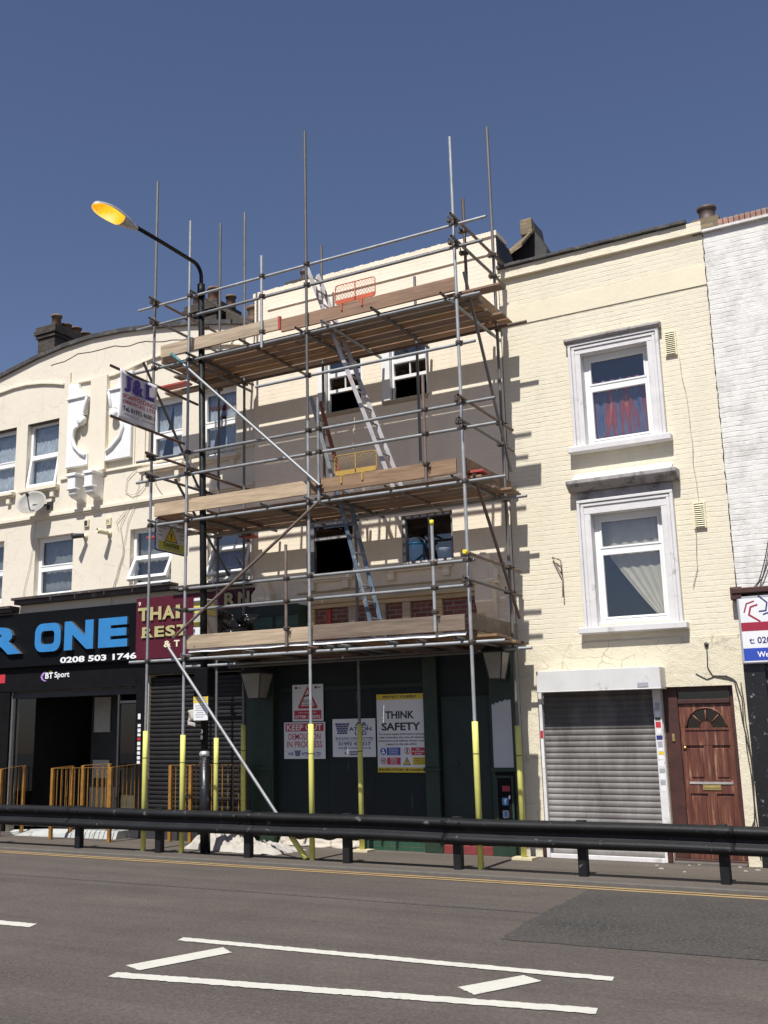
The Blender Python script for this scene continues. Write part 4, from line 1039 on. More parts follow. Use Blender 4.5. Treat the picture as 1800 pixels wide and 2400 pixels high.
# lanterns either side of the shopfront
def lantern(x, z0, z1, y, rt, rb, lab):
    o = thing('wall_lantern', lab, 'lantern', (x, y, z0), 'lanterns on the pub front')
    def ring4(r, z): return [Vector((x + sx * r, y + sy * r, z)) for sx, sy in ((-1, -1), (1, -1), (1, 1), (-1, 1))]
    B, T = ring4(rb, z0), ring4(rt, z1)
    mb = MB()
    for i in range(4): mb.face([B[i], B[(i + 1) % 4], T[(i + 1) % 4], T[i]])
    mb.face(list(reversed(B))); mb.build('pane', 'lantern_glass', o, solid=0.003)
    mb = MB()
    for i in range(4):
        mb.path([B[i], T[i]], .011, 6); mb.path([B[i], B[(i + 1) % 4]], .011, 6); mb.path([T[i], T[(i + 1) % 4]], .013, 6)
    mb.build('frame', 'charcoal', o)
    A = ring4(rt + .03, z1 + .01); Bq = ring4(rt * .45, z1 + .14); Cq = ring4(rt * .3, z1 + .22)
    mb = MB()
    for P_, Q_ in ((A, Bq), (Bq, Cq)):
        for i in range(4): mb.face([P_[i], P_[(i + 1) % 4], Q_[(i + 1) % 4], Q_[i]])
    mb.face(Cq); mb.face(list(reversed(A))); mb.build('roof', 'charcoal', o)
    mb = MB(); mb.path([(x, y, z1 + .2), (x, y + .05, z1 + .3), (x, 15.8, z1 + .32)], .014, 8); mb.path([(x, y, z1 + .05), (x, 15.8, z1 - .1)], .01, 6); mb.build('bracket', 'charcoal', o)
    mb = MB(); mb.lathe([(0, 0), (.02, .01), (.02, .14), (.0, .15)], (x, y, z0 + .18), 10); mb.build('bulb', 'white_letter', o)
xl, zl = q(-2.26, 2.40, 15.55); lantern(xl, zl, zl + .42, 15.55, .20, .11, 'dusty lantern at the left end of the green shopfront, by the dark roller shutter')
xl, zl = q(2.17, 2.57, 15.55); lantern(xl, zl, zl + .40, 15.55, .155, .09, 'dusty lantern at the right end of the green shopfront, above the white primer patch')

# signs on the hoarding
def sign(name, lab, x0, x1, z0, z1, y, edge=0.004):
    o = thing(name, lab, 'sign', ((x0 + x1) / 2, y, z0)); MB().box(x0, x1, y - edge, y, z0, z1).build('panel', 'sign_white', o, bevel=0.0015)
    return o, front(y - edge - .0006)
y0 = 15.896
SLIDE[0] = 15.9 / 16
o, f = sign('security_sign', 'white camera warning sign with red triangle, above the keep out sign', -1.53, -.92, 2.0, 2.61, y0)
mb = MB()
shape(mb, [(-1.225, 2.585), (-1.42, 2.235), (-1.405, 2.21), (-1.045, 2.21), (-1.03, 2.235)], f, 0, .001); f2 = front(y0 - .0065)
shape(mb, [(-1.225, 2.52), (-1.36, 2.255), (-1.09, 2.255)], f2, 1, .001); rect(mb, -1.49, -.96, 2.035, 2.18, f, 0, .001)
mb.build('red_print', ['sign_red', 'sign_white'], o)
f3 = front(y0 - .0080); mb = MB(); text(mb, 'CCTV', -1.315, -1.13, 2.305, 2.355, f3, 0, .04, .0006); text(mb, 'IN OPERATION', -1.345, -1.105, 2.268, 2.288, f3, 0, .03, .0006)
shape(mb, [(-1.29, 2.40), (-1.17, 2.42), (-1.165, 2.445), (-1.28, 2.43)], f3, 0, .0006); rect(mb, -1.23, -1.21, 2.43, 2.47, f3, 0, .0005)
for xx in (-1.48, -1.09):
    shape(mb, [(xx, 2.575), (xx + .05, 2.575), (xx + .04, 2.535), (xx + .01, 2.535)], f, 0, .0006); rect(mb, xx + .055, xx + .12, 2.55, 2.562, f, 0, .0006)
text(mb, '07788 148593', -1.47, -.98, 2.05, 2.10, f3, 1, .02, .0006); text(mb, 'For security call', -1.40, -1.06, 2.125, 2.155, f3, 1, .01, .0006)
mb.build('lettering', ['sign_black', 'white_letter'], o)
o, f = sign('demolition_sign', 'white keep out sign with red demolition lettering', -1.70, -.89, 1.385, 1.985, y0)
mb = MB(); rect(mb, -1.67, -.92, 1.835, 1.965, f, 0, .001); text(mb, 'DEMOLITION', -1.61, -.98, 1.70, 1.80, f, 0, .012, .0006); text(mb, 'IN PROGRESS', -1.64, -.95, 1.57, 1.675, f, 0, .012, .0006); mb.build('red_print', 'sign_red', o)
mb = MB(); f3 = front(y0 - .0066); text(mb, 'KEEP OUT', -1.64, -.95, 1.85, 1.95, f3, 0, .02, .0006); mb.build('white_lettering', 'white_letter', o)
def wall_logo(mb, x, z, w_, h, f, mi=0):
    n = 5
    for i in range(n):
        u = i / n; a = x - w_ / 2 * (1 - .30 * math.sin(u * 1.6)); b_ = -a + 2 * x
        zt = z + h / 2 - u * h; k = 4; off = (b_ - a) / k * .5 * (i % 2)
        pts = [a]; xx = a + off
        while xx < b_ - .01 * w_:
            if xx > a + .02 * w_: pts.append(xx)
            xx += (b_ - a) / k
        pts.append(b_)
        for j in range(len(pts) - 1): rect(mb, pts[j] + w_ * .012, pts[j + 1] - w_ * .012, zt - h / n * .84, zt, f, mi, .0006)
mb = MB(); text(mb, 'A.R.', -1.62, -1.50, 1.445, 1.495, f, 0, .03, .0006); wall_logo(mb, -1.43, 1.475, .13, .095, f); text(mb, 'ATSON LTD', -1.355, -.98, 1.445, 1.495, f, 0, .03, .0006); rect(mb, -1.26, -.99, 1.425, 1.432, f, 0, .0006); mb.build('navy_lettering', 'sign_navy', o)
o, f = sign('contractor_sign', 'white contractor board with brick shaped logo, between the keep out and safety signs', -.75, .05, 1.415, 2.025, y0)
mb = MB(); wall_logo(mb, -.565, 1.865, .27, .18, f); text(mb, 'A.R.', -.33, -.08, 1.90, 1.965, f, 0, .035, .0006); text(mb, 'ATSON', -.44, -.02, 1.83, 1.89, f, 0, .035, .0006); text(mb, 'LTD', -.33, -.11, 1.76, 1.82, f, 0, .035, .0006)
text(mb, 'BUILDING CONTRACTORS', -.69, .005, 1.69, 1.73, f, 0, .02, .0006); rect(mb, -.70, 0, 1.665, 1.671, f, 0, .0006); text(mb, '01992 471317', -.64, -.04, 1.595, 1.65, f, 0, .03, .0006); text(mb, 'info@arwatson.co.uk', -.65, -.03, 1.535, 1.58, f, 0, .015, .0006)
rect(mb, -.43, -.27, 1.445, 1.505, f, 0, .0006); text(mb, 'NHBC', -.42, -.28, 1.457, 1.493, front(y0 - .0060), 1, .02, .0006); shape(mb, circle(-.51, 1.475, .025), f, 2, .0006)
mb.build('lettering', ['sign_navy', 'white_letter', 'sign_grey'], o)
o, f = sign('safety_sign', 'tall think safety board with yellow top and bottom bands', .08, .955, 1.175, 2.40, y0)
mb = MB(); rect(mb, .08, .955, 2.31, 2.40, f, 0, .001); rect(mb, .08, .955, 1.175, 1.255, f, 0, .001); rect(mb, .70, .94, 1.29, 1.41, f, 0, .001); build_split(mb, 'yellow_band', 'sign_yellow', o)
f3 = front(y0 - .0068); mb = MB()
text(mb, 'PROTECT YOURSELF', .20, .80, 2.335, 2.375, f3, 0, .03, .0006); text(mb, 'THINK', .235, .75, 2.01, 2.13, f3, 0, .03, .0006); text(mb, 'SAFETY', .165, .855, 1.825, 1.95, f3, 0, .03, .0006)
for k, tx in enumerate(('To receive safety information and see', 'rules regarding this site all visitors,', 'contractors and delivery drivers must', 'report to the site office.')):
    wd = .82 if k < 3 else .54; text(mb, tx, .515 - wd / 2, .515 + wd / 2, 1.748 - .052 * k, 1.785 - .052 * k, f3, 0, .018, .0006)
text(mb, 'BUILDING SITES MAY BE DANGEROUS', .10, .935, 1.20, 1.237, f3, 0, .03, .0006)
shape(mb, [(.60, 1.415), (.535, 1.29), (.665, 1.29)], f, 0, .0006); shape(mb, [(.60, 1.395), (.552, 1.30), (.648, 1.30)], f3, 1, .0006); text(mb, '!', .593, .607, 1.31, 1.37, front(y0 - .0086), 0, .03, .0006)
for k, tx in enumerate(('PARENTS BEWARE', 'BUILDING SITES', 'CAN BE', 'DANGEROUS')): text(mb, tx, .73, .91, 1.385 - .026 * k, 1.40 - .026 * k, f3, 0, .02, .0006)
mb.build('black_print', ['sign_black', 'sign_yellow'], o)
mb = MB(); rect(mb, .25, .49, 1.44, 1.56, f, 0, .001); shape(mb, circle(.185, 1.50, .055), f, 0, .001)
rect(mb, .68, .93, 1.44, 1.56, f, 1, .001); rect(mb, .25, .49, 1.295, 1.405, f, 1, .001)
for cx, cz, r in ((.61, 1.505, .052), (.185, 1.35, .052)):
    shape(mb, circle(cx, cz, r), f, 1, .001); shape(mb, circle(cx, cz, r * .76), f3, 2, .0006)
mb.build('pictogram', ['sign_blue', 'sign_red', 'sign_white'], o)
f4 = front(y0 - .0088); mb = MB()
text(mb, '10', .158, .212, 1.33, 1.375, f4, 1, .03, .0006); rect(mb, .60, .62, 1.475, 1.53, f4, 1, .0006); shape(mb, circle(.61, 1.54, .009, 10), f4, 1, .0006)
for k, tx in enumerate(('PERSONAL', 'PROTECTIVE', 'EQUIPMENT', 'MUST BE WORN')): text(mb, tx, .29, .45, 1.53 - .026 * k, 1.546 - .026 * k, f4, 0, .02, .0006)
for k, tx in enumerate(('NO', 'UNAUTHORISED', 'ACCESS')): text(mb, tx, .80 - (.03, .11, .06)[k], .80 + (.03, .11, .06)[k], 1.525 - .036 * k, 1.547 - .036 * k, f4, 0, .02, .0006)
for k, tx in enumerate(('SPEED', 'LIMIT', 'ON SITE')): text(mb, tx, .31, .43, 1.372 - .033 * k, 1.394 - .033 * k, f4, 0, .02, .0006)
shape(mb, circle(.185, 1.52, .02), f4, 0, .0006); rect(mb, .155, .215, 1.465, 1.495, f4, 0, .0006)
mb.build('small_lettering', ['white_letter', 'sign_black'], o)

SLIDE[0] = 1.0
# ================================================================== yellow building
yb = thing('yellow_building', 'pale yellow painted brick building with steel shutter and worn brown door', 'building', (4.1, 16, 0))
YX0, YX1 = 2.525, 5.74
YH = [(3.80, 4.815, 6.03, 7.48), (3.79, 4.825, 3.31, 4.95), (2.80, 4.60, -1, 2.42), (4.605, 5.565, -1, 2.365)]
mb = MB(); mb.wall(YX0, YX1, 3.05, 9.05, YH[:2], 16.0, 0.22, 0, 1); mb.build('facade', ['yellow_brick', 'oldwhite'], yb)
mb = MB()
# uneven rendered ground floor, its top edge slightly proud of the brick
mb.wall(YX0, YX1, 0, 3.049, YH[2:], 15.985, 0.25)
mb.face([(YX0, 15.985, 3.049), (YX1, 15.985, 3.049), (YX1, 16.0, 3.05), (YX0, 16.0, 3.05)])
mb.build('ground_floor', 'yellow_cracked', yb)
mb = MB(); mb.box(YX0, YX1, 15.985, 15.999, 8.20, 8.52); mb.build('rendered_band', 'yellow_render', yb)
mb = MB(); mb.box(YX0, YX1, 15.955, 16.35, 9.051, 9.2)
mb.box(YX0, YX1, 15.93, 15.999, 9.015, 9.05)
mb.build('parapet', 'yellow_brick', yb, bevel=0.006)
mb = MB()
for i in range(14):
    a = YX0 + .215 * i; mb.box(a, a + .214, 15.90, 16.40, 9.203 + .004 * (i % 3), 9.255 + .006 * (i % 2))
mb.build('coping', 'coping', yb, bevel=0.005)
shell(yb, YX0 + .02, YX1 - .02, 22, 8.9, roof_z=8.6)
w_ = window(yb, 3.80, 4.815, 6.03, 7.48, y=16.14, tz=6.95, fw=.075, cur='pattern')
w_ = window(yb, 3.79, 4.825, 3.31, 4.95, y=16.14, tz=4.40, fw=.075)
# torn beige curtain drawn to the right
def torn(u, v):
    z = 3.36 + 1.55 * v; left = 4.66 - .70 * min(1, v / .62) ** .9
    x = left + (4.79 - left) * u
    return (x, 16.235 + .008 * math.sin(u * 34 + v * 2) * (0.4 + v), z)
MB().grid(torn, 60, 26).build('curtain', 'drape', w_, solid=0.003)
mb = MB(); mb.box(3.82, 4.80, 16.26, 16.264, 4.40, 4.9); mb.build('curtain', 'drape', w_)  # flat sheet stands for a lighter curtain plus the upper pane's grey reflection
def surround(x0, x1, z0, z1, ix0, ix1, iz1, mat='oldwhite'):
    mb = MB(); P = 15.94
    mb.box(x0, ix0, P, 15.999, z0, iz1); mb.box(ix1, x1, P, 15.999, z0, iz1); mb.box(x0, x1, P - .001, 15.999, iz1 + .0005, z1)
    for k, (e, pr) in enumerate(((0.0, .035), (.055, .018))):
        mb.box(x0 + e, x0 + e + .045, P - pr, P - .0011, z0, z1 - e - .046); mb.box(x1 - e - .045, x1 - e, P - pr, P - .0011, z0, z1 - e - .046); mb.box(x0 + e, x1 - e, P - pr - .001, P - .0021, z1 - e - .0455, z1 - e)
    mb.build('window_surround', mat, yb, bevel=0.006)
surround(3.62, 5.0, 6.0, 7.66, 3.80, 4.815, 7.48); surround(3.60, 5.01, 3.26, 5.17, 3.79, 4.825, 4.95)
mb = MB(); mb.box(3.54, 5.07, 15.84, 16.02, 5.905, 5.998); mb.build('sill', 'oldwhite', yb, bevel=0.01)
mb = MB(); mb.box(3.53, 5.07, 15.84, 16.02, 3.165, 3.258); mb.build('sill', 'oldwhite', yb, bevel=0.01)
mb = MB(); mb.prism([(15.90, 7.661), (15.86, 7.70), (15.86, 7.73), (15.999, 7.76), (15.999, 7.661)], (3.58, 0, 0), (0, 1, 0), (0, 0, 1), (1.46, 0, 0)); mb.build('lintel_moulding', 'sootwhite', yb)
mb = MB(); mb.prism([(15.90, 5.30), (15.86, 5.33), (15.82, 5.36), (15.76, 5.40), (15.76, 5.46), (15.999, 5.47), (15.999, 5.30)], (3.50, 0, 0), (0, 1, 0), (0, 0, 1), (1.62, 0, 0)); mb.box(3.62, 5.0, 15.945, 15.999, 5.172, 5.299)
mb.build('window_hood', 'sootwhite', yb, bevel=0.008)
mb = MB(); mb.prism([(15.80, 5.471), (15.999, 5.60), (15.999, 5.471)], (3.58, 0, 0), (0, 1, 0), (0, 0, 1), (1.46, 0, 0)); mb.build('hood_flashing', 'plaster', yb, bevel=0.01)
for (x0, x1, z0, z1) in ((5.07, 5.24, 7.20, 7.57), (5.26, 5.43, 4.57, 4.94)):
    mb = MB(); mb.box(x0, x1, 15.962, 15.999, z0, z1)
    for k in range(11):
        z = z0 + .03 + k * (z1 - z0 - .06) / 10.5; mb.prism([(15.961, z), (15.945, z - .005), (15.961, z + .016)], (x0 + .02, 0, 0), (0, 1, 0), (0, 0, 1), (x1 - x0 - .04, 0, 0)); mb.box(x0 + .022, x1 - .022, 15.9605, 15.9615, z + .017, z + .030, 1)
    mb.build('air_vent', ['vent', 'dark'], yb)
# shutter box, shutter, side rails with stickers
xa, za = q(2.79, 2.35, 15.68); xb, zb = q(4.61, 2.66, 15.68)
mb = MB(); mb.box(xa, xb, 15.68, 15.984, za, zb); mb.box(xa - .004, xb + .004, 15.676, 15.70, za - .004, za + .012); mb.build('shutter_box', 'white_metal', yb, bevel=0.006)
mb = MB(); rect(mb, xb - .32, xb - .17, za + .03, za + .09, front(15.675), 0, .002); mb.build('maker_plate', 'sign_grey', yb)
mb = MB(); shutter(mb, 2.87, 4.49, .05, 2.42, 16.02, 0.083, 0.010); mb.build('roller_shutter', 'shutter', yb)
mb = MB(); mb.box(2.82, 2.868, 15.955, 16.03, 0, 2.34); mb.box(4.492, 4.60, 15.955, 16.03, 0, 2.34); mb.box(2.87, 4.49, 15.96, 16.06, -.02, .055)
mb.build('shutter_rail', 'oldwhite', yb, bevel=0.004)
mb = MB(); rn = random.Random(11); z = .95
for i in range(16):
    h = rn.choice((.04, .06, .08)); x_ = 4.505 + rn.uniform(0, .015); rect(mb, x_, 4.59 - rn.uniform(0, .015), z, z + h, front(15.954), (0, 5, 0, 5, 0, 0, 2, 0, 5, 1, 0, 3, 4, 0, 5, 5)[i], .0015); z += h + rn.uniform(.005, .03)
rect(mb, 2.825, 2.865, 1.68, 1.79, front(15.954), 3, .0015); rect(mb, 2.825, 2.865, 1.25, 1.66, front(15.954), 0, .0015)
build_split(mb, 'sticker', ['sign_white', 'sign_navy', 'sign_yellow', 'sign_red', 'green_tile', 'sign_grey'], yb)
mb = MB(); mb.box(4.53, 4.60, 15.94, 16.0, 0, .16); mb.box(2.76, 2.815, 15.95, 15.984, 0, .2); build_split(mb, 'rotten_post', 'brown_frame', yb, bevel=0.01)
# door
mb = MB(); mb.box(4.605, 4.80, 16.08, 16.16, .06, 2.364); mb.box(5.50, 5.565, 16.08, 16.16, .06, 2.364); mb.box(4.801, 5.499, 16.08, 16.16, 2.30, 2.364); mb.box(4.801, 5.499, 16.075, 16.16, 2.13, 2.19)
mb.box(4.605, 5.565, 16.03, 16.2, 0, .059)
mb.build('door_frame', 'brown_frame', yb, bevel=0.006)
MB().box(4.80, 5.50, 16.12, 16.126, 2.19, 2.30).build('fanlight', 'glass_dark', yb)
dx0, dx1, dz0, dz1 = 4.802, 5.498, .062, 2.128
mb = MB(); y = 16.11
cx, cz, r = 5.155, 1.80, .27
# leaf with a half-round light: outline split around it
arc = [(cx + r * math.cos(PI * i / 16), cz + r * math.sin(PI * i / 16)) for i in range(17)]
mb.fp([(dx0, 1.56), (dx1, 1.56), (dx1, cz), (dx0, cz)], y, .04)
mb.fp([(dx1, cz + .0005), (dx1, dz1), (cx, dz1)] + [arc[i] for i in range(8, -1, -1)], y, .04); mb.fp([(cx, dz1), (dx0, dz1), (dx0, cz + .0005)] + [arc[i] for i in range(16, 7, -1)], y, .04)
pan = [(4.87, 5.10, 1.10, 1.68 - .12), (5.21, 5.44, 1.10, 1.56), (4.87, 5.10, .28, .92), (5.21, 5.44, .28, .92)]
mb.wall(dx0, dx1, dz0, 1.5595, pan, y, .022)
for a, c, z0, z1 in pan: mb.box(a + .035, c - .035, y + .008, y + .03, z0 + .035, z1 - .035); mb.face([(a, y + .022, z0), (c, y + .022, z0), (c, y + .022, z1), (a, y + .022, z1)])
dr = mb.build('door', 'wood_door', yb, bevel=0.004)
mb = MB()
for i in (1, 2, 3):
    a = PI * i / 4; dv = Vector((math.cos(a), 0, math.sin(a))); mb.path([Vector((cx, y + .01, cz)) + dv * .06, Vector((cx, y + .01, cz)) + dv * (r + .01)], .014, 6)
mb.fp([(cx + .085 * math.cos(PI * i / 10), cz + .085 * math.sin(PI * i / 10)) for i in range(11)], y - .01, .04)
mb.path([(p[0], y - .004, p[1]) for p in arc], .014, 6); mb.box(cx - r - .02, cx + r + .02, y - .015, y + .01, cz - .03, cz - .001)
mb.build('glazing_bar', 'wood_door', dr)
mb = MB(); mb.face([(p[0], y + .02, p[1]) for p in arc]); mb.build('fan_glass', 'glass_dark', dr, solid=.004)
mb = MB(); mb.box(5.04, 5.28, y - .012, y - .0005, .965, 1.035); mb.box(5.06, 5.26, y - .016, y - .0125, .985, 1.015); mb.build('letter_box', 'brass', dr, bevel=.003)
mb = MB(); mb.lathe([(0, 0), (.025, 0), (.025, .015), (0, .018)], (4.845, y - .001, 1.53), 14, axis=(0, -1, 0)); mb.build('lock', 'brass', dr)
mb = MB(); mb.box(4.87, 5.44, y - .012, y - .0005, 1.045, 1.075); mb.build('weathered_strip', 'sootwhite', dr)
mb = MB(); mb.box(4.69, 4.73, 16.06, 16.079, 1.62, 1.72); mb.build('door_bell', 'brass', yb, bevel=.004)
MB().box(4.62, 5.56, 15.86, 16.02, -.01, .035).build('doorstep', 'kerbstone', yb, bevel=.01)
# bracket wire on the wall, cables
mb = MB()
def wire2(pts, r=.006, y=15.975):
    out = []
    for i in range(len(pts) - 1):
        for k in range(6):
            u = k / 6; x = pts[i][0] * (1 - u) + pts[i + 1][0] * u; z = pts[i][1] * (1 - u) + pts[i + 1][1] * u
            out.append((x + .02 * noise.noise((z * 3, x * 3, 1)), y, z + .015 * noise.noise((x * 4, z, 7))))
    out.append((pts[-1][0], y, pts[-1][1])); mb.path(out, r, 5)
wire2([(5.25, 7.2), (5.32, 6.5), (5.33, 5.6), (5.35, 4.9), (5.28, 4.55), (5.25, 4.0), (5.17, 3.75)], .005)
mb.build('cable', 'cable_pale', yb)
mb = MB(); wire2([(5.28, 2.92), (5.27, 2.62), (5.33, 2.50), (5.52, 2.46), (5.62, 2.42), (5.67, 2.2), (5.68, 1.6), (5.70, 1.0), (5.69, .6), (5.62, .45)], .008); wire2([(5.33, 2.50), (5.5, 2.5), (5.6, 2.44), (5.65, 2.0), (5.72, 1.4), (5.70, .8), (5.72, .4), (5.65, .2)], .009); wire2([(5.68, 2.4), (5.70, 1.9), (5.73, 1.3), (5.68, .5), (5.72, .1)], .008)
wire2([(5.1, 2.55), (5.25, 2.46), (5.35, 2.49)], .006)
mb.lathe([(0, 0), (.03, 0), (.03, .02), (0, .02)], (5.28, 15.98, 2.93), 10, axis=(0, -1, 0)); mb.build('cable', 'cable', yb)
mb = MB()
for a, c in (((3.16, 4.36), (3.30, 4.08)), ((3.16, 4.36), (3.29, 4.30)), ((3.29, 4.30), (3.30, 4.08)), ((3.30, 4.08), (3.30, 3.74))):
    mb.path([(a[0], 15.96, a[1]), (c[0], 15.93, c[1])], .009, 6)
mb.build('wire_bracket', 'rusty_tube', yb)
mb = MB(); rn = random.Random(17); z = 3.7
while z < 8.95:
    L_ = rn.uniform(.08, .5); k = max(3, int(L_ / .04)); mb.path([(5.743 + .014 * noise.noise((z * 2 + i * .4, 0, 3)), 15.986, z + L_ * i / k) for i in range(k + 1)], [rn.uniform(.003, .009) for i in range(k + 1)], 5); z += L_ + rn.uniform(.02, .16)
mb.build('joint_crack', 'dark', yb)
# boundary pier with clay pot, party wall behind
mb = MB(); mb.box(5.60, 6.0, 15.97, 16.4, 9.0, 9.24); mb.build('boundary_pier', 'ochre_brick', yb, bevel=.01)
mb = MB(); mb.lathe([(.12, 0), (.13, .03), (.115, .05), (.115, .17), (.14, .19), (.14, .23), (.11, .23), (.09, .08), (0, .08)], (5.81, 16.15, 9.24), 20); mb.build('clay_pot', 'pot_dark', yb)
mb = MB(); mb.fp([(1.88, 8.6), (1.93, 10.36), (2.28, 10.72), (2.30, 11.0), (2.50, 10.97), (2.53, 10.74), (2.72, 10.36), (2.74, 8.6)], 18.0, .5); mb.build('party_wall', 'slate', yb, bevel=.01)
mb = MB(); mb.hexa([(1.80, 17.3, 9.85), (2.50, 17.3, 9.85 + .33), (2.52, 17.99, 10.76), (1.90, 17.99, 10.36), (1.80, 17.3, 9.91), (2.50, 17.3, 10.24), (2.52, 17.99, 10.82), (1.90, 17.99, 10.42)]); mb.build('sloping_coping', 'ochre_brick', yb)
mb = MB(); mb.box(2.28, 2.50, 17.90, 17.999, 10.70, 11.0); mb.build('chimney_stub', 'ochre_brick', yb, bevel=.008)

# ================================================================== white building at the right edge
wb = thing('white_building', 'flaking white painted brick building with black ground floor at the right edge', 'building', (7.5, 16, 0))
mb = MB(); mb.wall(5.745, 12.0, 2.72, 9.0, [(6.7, 7.8, 6.2, 7.9), (9.2, 10.4, 6.2, 7.9), (6.9, 8.0, 3.9, 5.2)], 15.99, .2); mb.build('facade', 'chalk_brick', wb)
mb = MB()
for i in range(80): mb.box(5.98 + .076 * i, 5.98 + .076 * i + .068, 15.955, 16.3, 9.045, 9.16 + .012 * noise.noise((i * .7, 0, 0)))
mb.build('parapet_coping', 'soldier', wb, bevel=.006)
MB().box(5.745, 12.0, 15.93, 16.3, 9.001, 9.044).build('string_course', 'chalk_brick', wb, bevel=.006)
shell(wb, 5.75, 12.0, 22, 9, roof_z=8.6)
for (a, c, z0, z1) in ((6.7, 7.8, 6.2, 7.9), (9.2, 10.4, 6.2, 7.9), (6.9, 8.0, 3.9, 5.2)): window(wb, a, c, z0, z1, y=16.12, tz=(z0 + z1) / 2 + .15)
mb = MB(); mb.box(6.62, 6.699, 15.94, 15.989, 6.1, 7.98); mb.build('window_surround', 'oldwhite', wb)
mb = MB(); mb.box(5.745, 12.0, 15.96, 16.1, 0, 2.71); mb.box(5.745, 6.02, 15.90, 15.959, 0, 2.66); mb.build('shopfront', 'black_flaky', wb, bevel=.006)
mb = MB(); mb.box(5.70, 12, 15.80, 15.989, 3.58, 3.66); mb.box(5.68, 5.83, 15.82, 15.989, 3.50, 3.68); mb.build('rotten_cornice', 'brown_frame', wb, bevel=.012)
mb = MB()
wire2([(6.6, 5.9), (6.45, 5.2), (6.25, 4.4), (6.05, 3.75), (5.85, 3.55)], .008, 15.94); wire2([(6.63, 5.9), (6.52, 5.2), (6.32, 4.4), (6.1, 3.8), (5.95, 3.6)], .008, 15.94)
build_split(mb, 'cable', 'cable', wb)
es = thing('agency_sign', 'white and crimson agency sign with angular arrow emblem at the right edge', 'sign', (6.6, 15.84, 2.7))
xa, za = q(5.755, 2.66, 15.82); xb, zb = q(7.6, 3.56, 15.82)
MB().box(xa - .03, xb, 15.82, 15.955, za - .02, zb).build('frame', 'sign_grey', es, bevel=.01)
f = front(15.8185); mb = MB(); H_ = zb - za
rect(mb, xa, xb - .02, za, zb - .03, f, 0, .003); mb.build('panel', 'sign_white', es)
f = front(15.8145); mb = MB(); rect(mb, xa, xb - .02, za + .47 * H_, za + .60 * H_, f, 0, .001); mb.build('crimson_band', 'sign_crimson', es)
mb = MB(); rect(mb, xa, xb - .02, za + .02, za + .21 * H_, f, 0, .001); mb.build('blue_band', 'sign_blue', es)
mb = MB(); text(mb, 't: 020', xa + .085, xa + .36, za + .275 * H_, za + .375 * H_, f, 0, .02, .001); mb.build('phone_number', 'sign_navy', es)
mb = MB(); text(mb, 'Webs', xa + .17, xa + .40, za + .07 * H_, za + .155 * H_, front(15.813), 0, .02, .001); mb.build('lettering', 'white_letter', es)
mb = MB(); ex, ez, k_ = xa + .235, za + .79 * H_, .19
def chev(pts, wd, mi):
    for i in range(len(pts) - 1):
        a, c = Vector((*pts[i], 0)), Vector((*pts[i + 1], 0)); n_ = Vector((-(c - a).y, (c - a).x, 0)).normalized() * wd; e_ = (c - a).normalized() * wd * .5
        P = [a - n_ - e_, c - n_ + e_, c + n_ + e_, a + n_ - e_]; shape(mb, [(ex + p.x * k_, ez + p.y * k_) for p in P], front(15.8145 - .0003 * (i + mi)), mi, .0008)
chev([(-.95, -.15), (-.75, .45), (-.25, .60)], .05, 0); chev([(-.05, .33), (-.5, .2), (-.65, -.35), (0.05, -.85)], .06, 0)
chev([(.1, .95), (.62, .45), (.5, -.12), (.05, -.15)], .05, 1); chev([(.85, .25), (.75, -.25), (.3, -.38)], .05, 1)
mb.build('emblem', ['sign_crimson', 'sign_navy'], es)

# ================================================================== street lamp
lp = thing('street_lamp', 'tall black street lamp with a glowing orange lantern, behind the crash barrier', 'street lamp', (-1.98, 14.165, 0))
BX, BY = -1.98, 14.165
def lean(z): return BX - .0227 * z * (z > 0)
mb = MB(); mb.path([(BX, BY, 0), (lean(1.45), BY, 1.45)], .080, 20); mb.build('base_column', 'black_flaky', lp)
mb = MB(); mb.path([(lean(1.45), BY, 1.45), (lean(1.5), BY, 1.5), (lean(1.53), BY, 1.53)], [.086, .084, .062], 20); mb.build('collar', 'collar', lp)
mb = MB(); mb.path([(lean(1.53), BY, 1.53), (lean(5), BY, 5.0), (lean(9.32), BY, 9.32)], [.058, .056, .054], 20); mb.path([(lean(9.19), BY, 9.19), (lean(9.42), BY, 9.42)], [.070, .066], 16); mb.build('pole', 'black_iron', lp)
AX = lean(9.4)
arm = [(AX, BY, 9.34), (AX, BY, 9.52)] + [(AX, BY - .22 + .22 * math.cos(a), 9.54 + .22 * math.sin(a)) for a in [PI / 2 * i / 8 for i in range(1, 9)]]
arm += [(AX, 13.1, 9.768), (AX, 12.33, 9.765)]
mb = MB(); mb.path(arm, .034, 14); mb.build('arm', 'black_iron', lp)
HX = AX
def head(top):
    def fn(u, v):
        y = 12.42 - 1.0 * u
        wd = .05 + .112 * math.sin(min(1, u * 1.35) * PI / 2) ** 1.3
        if u > .74: wd *= math.sqrt(max(0, 1 - ((u - .74) / .26) ** 2))
        if u < .2: wd = .04 + (wd - .04) * (u / .2)
        a = PI * v
        if top: h = (.035 + .085 * math.sin(PI * min(1, u * .9 + .05))) * (1 if u < .98 else .3)
        else: h = -(.03 + .075 * math.sin(PI * min(1, max(0, u * .95)))) * (1 if u < .99 else .3)
        zc = 9.735
        return (HX + wd * math.cos(a), y, zc + h * math.sin(a))
    return fn
mb = MB(); mb.grid(head(True), 28, 14); hd = mb.build('lamp_shell', 'lamp_grey', lp)
def part_grid(fn, u0, u1, nu=18): return MB().grid(lambda u, v: fn(u0 + (u1 - u0) * u, v), nu, 14)
part_grid(head(False), 0, .42, 8).build('gear_cover', 'lamp_grey', lp); part_grid(head(False), .42, 1.0).build('lens', 'lens', lp)
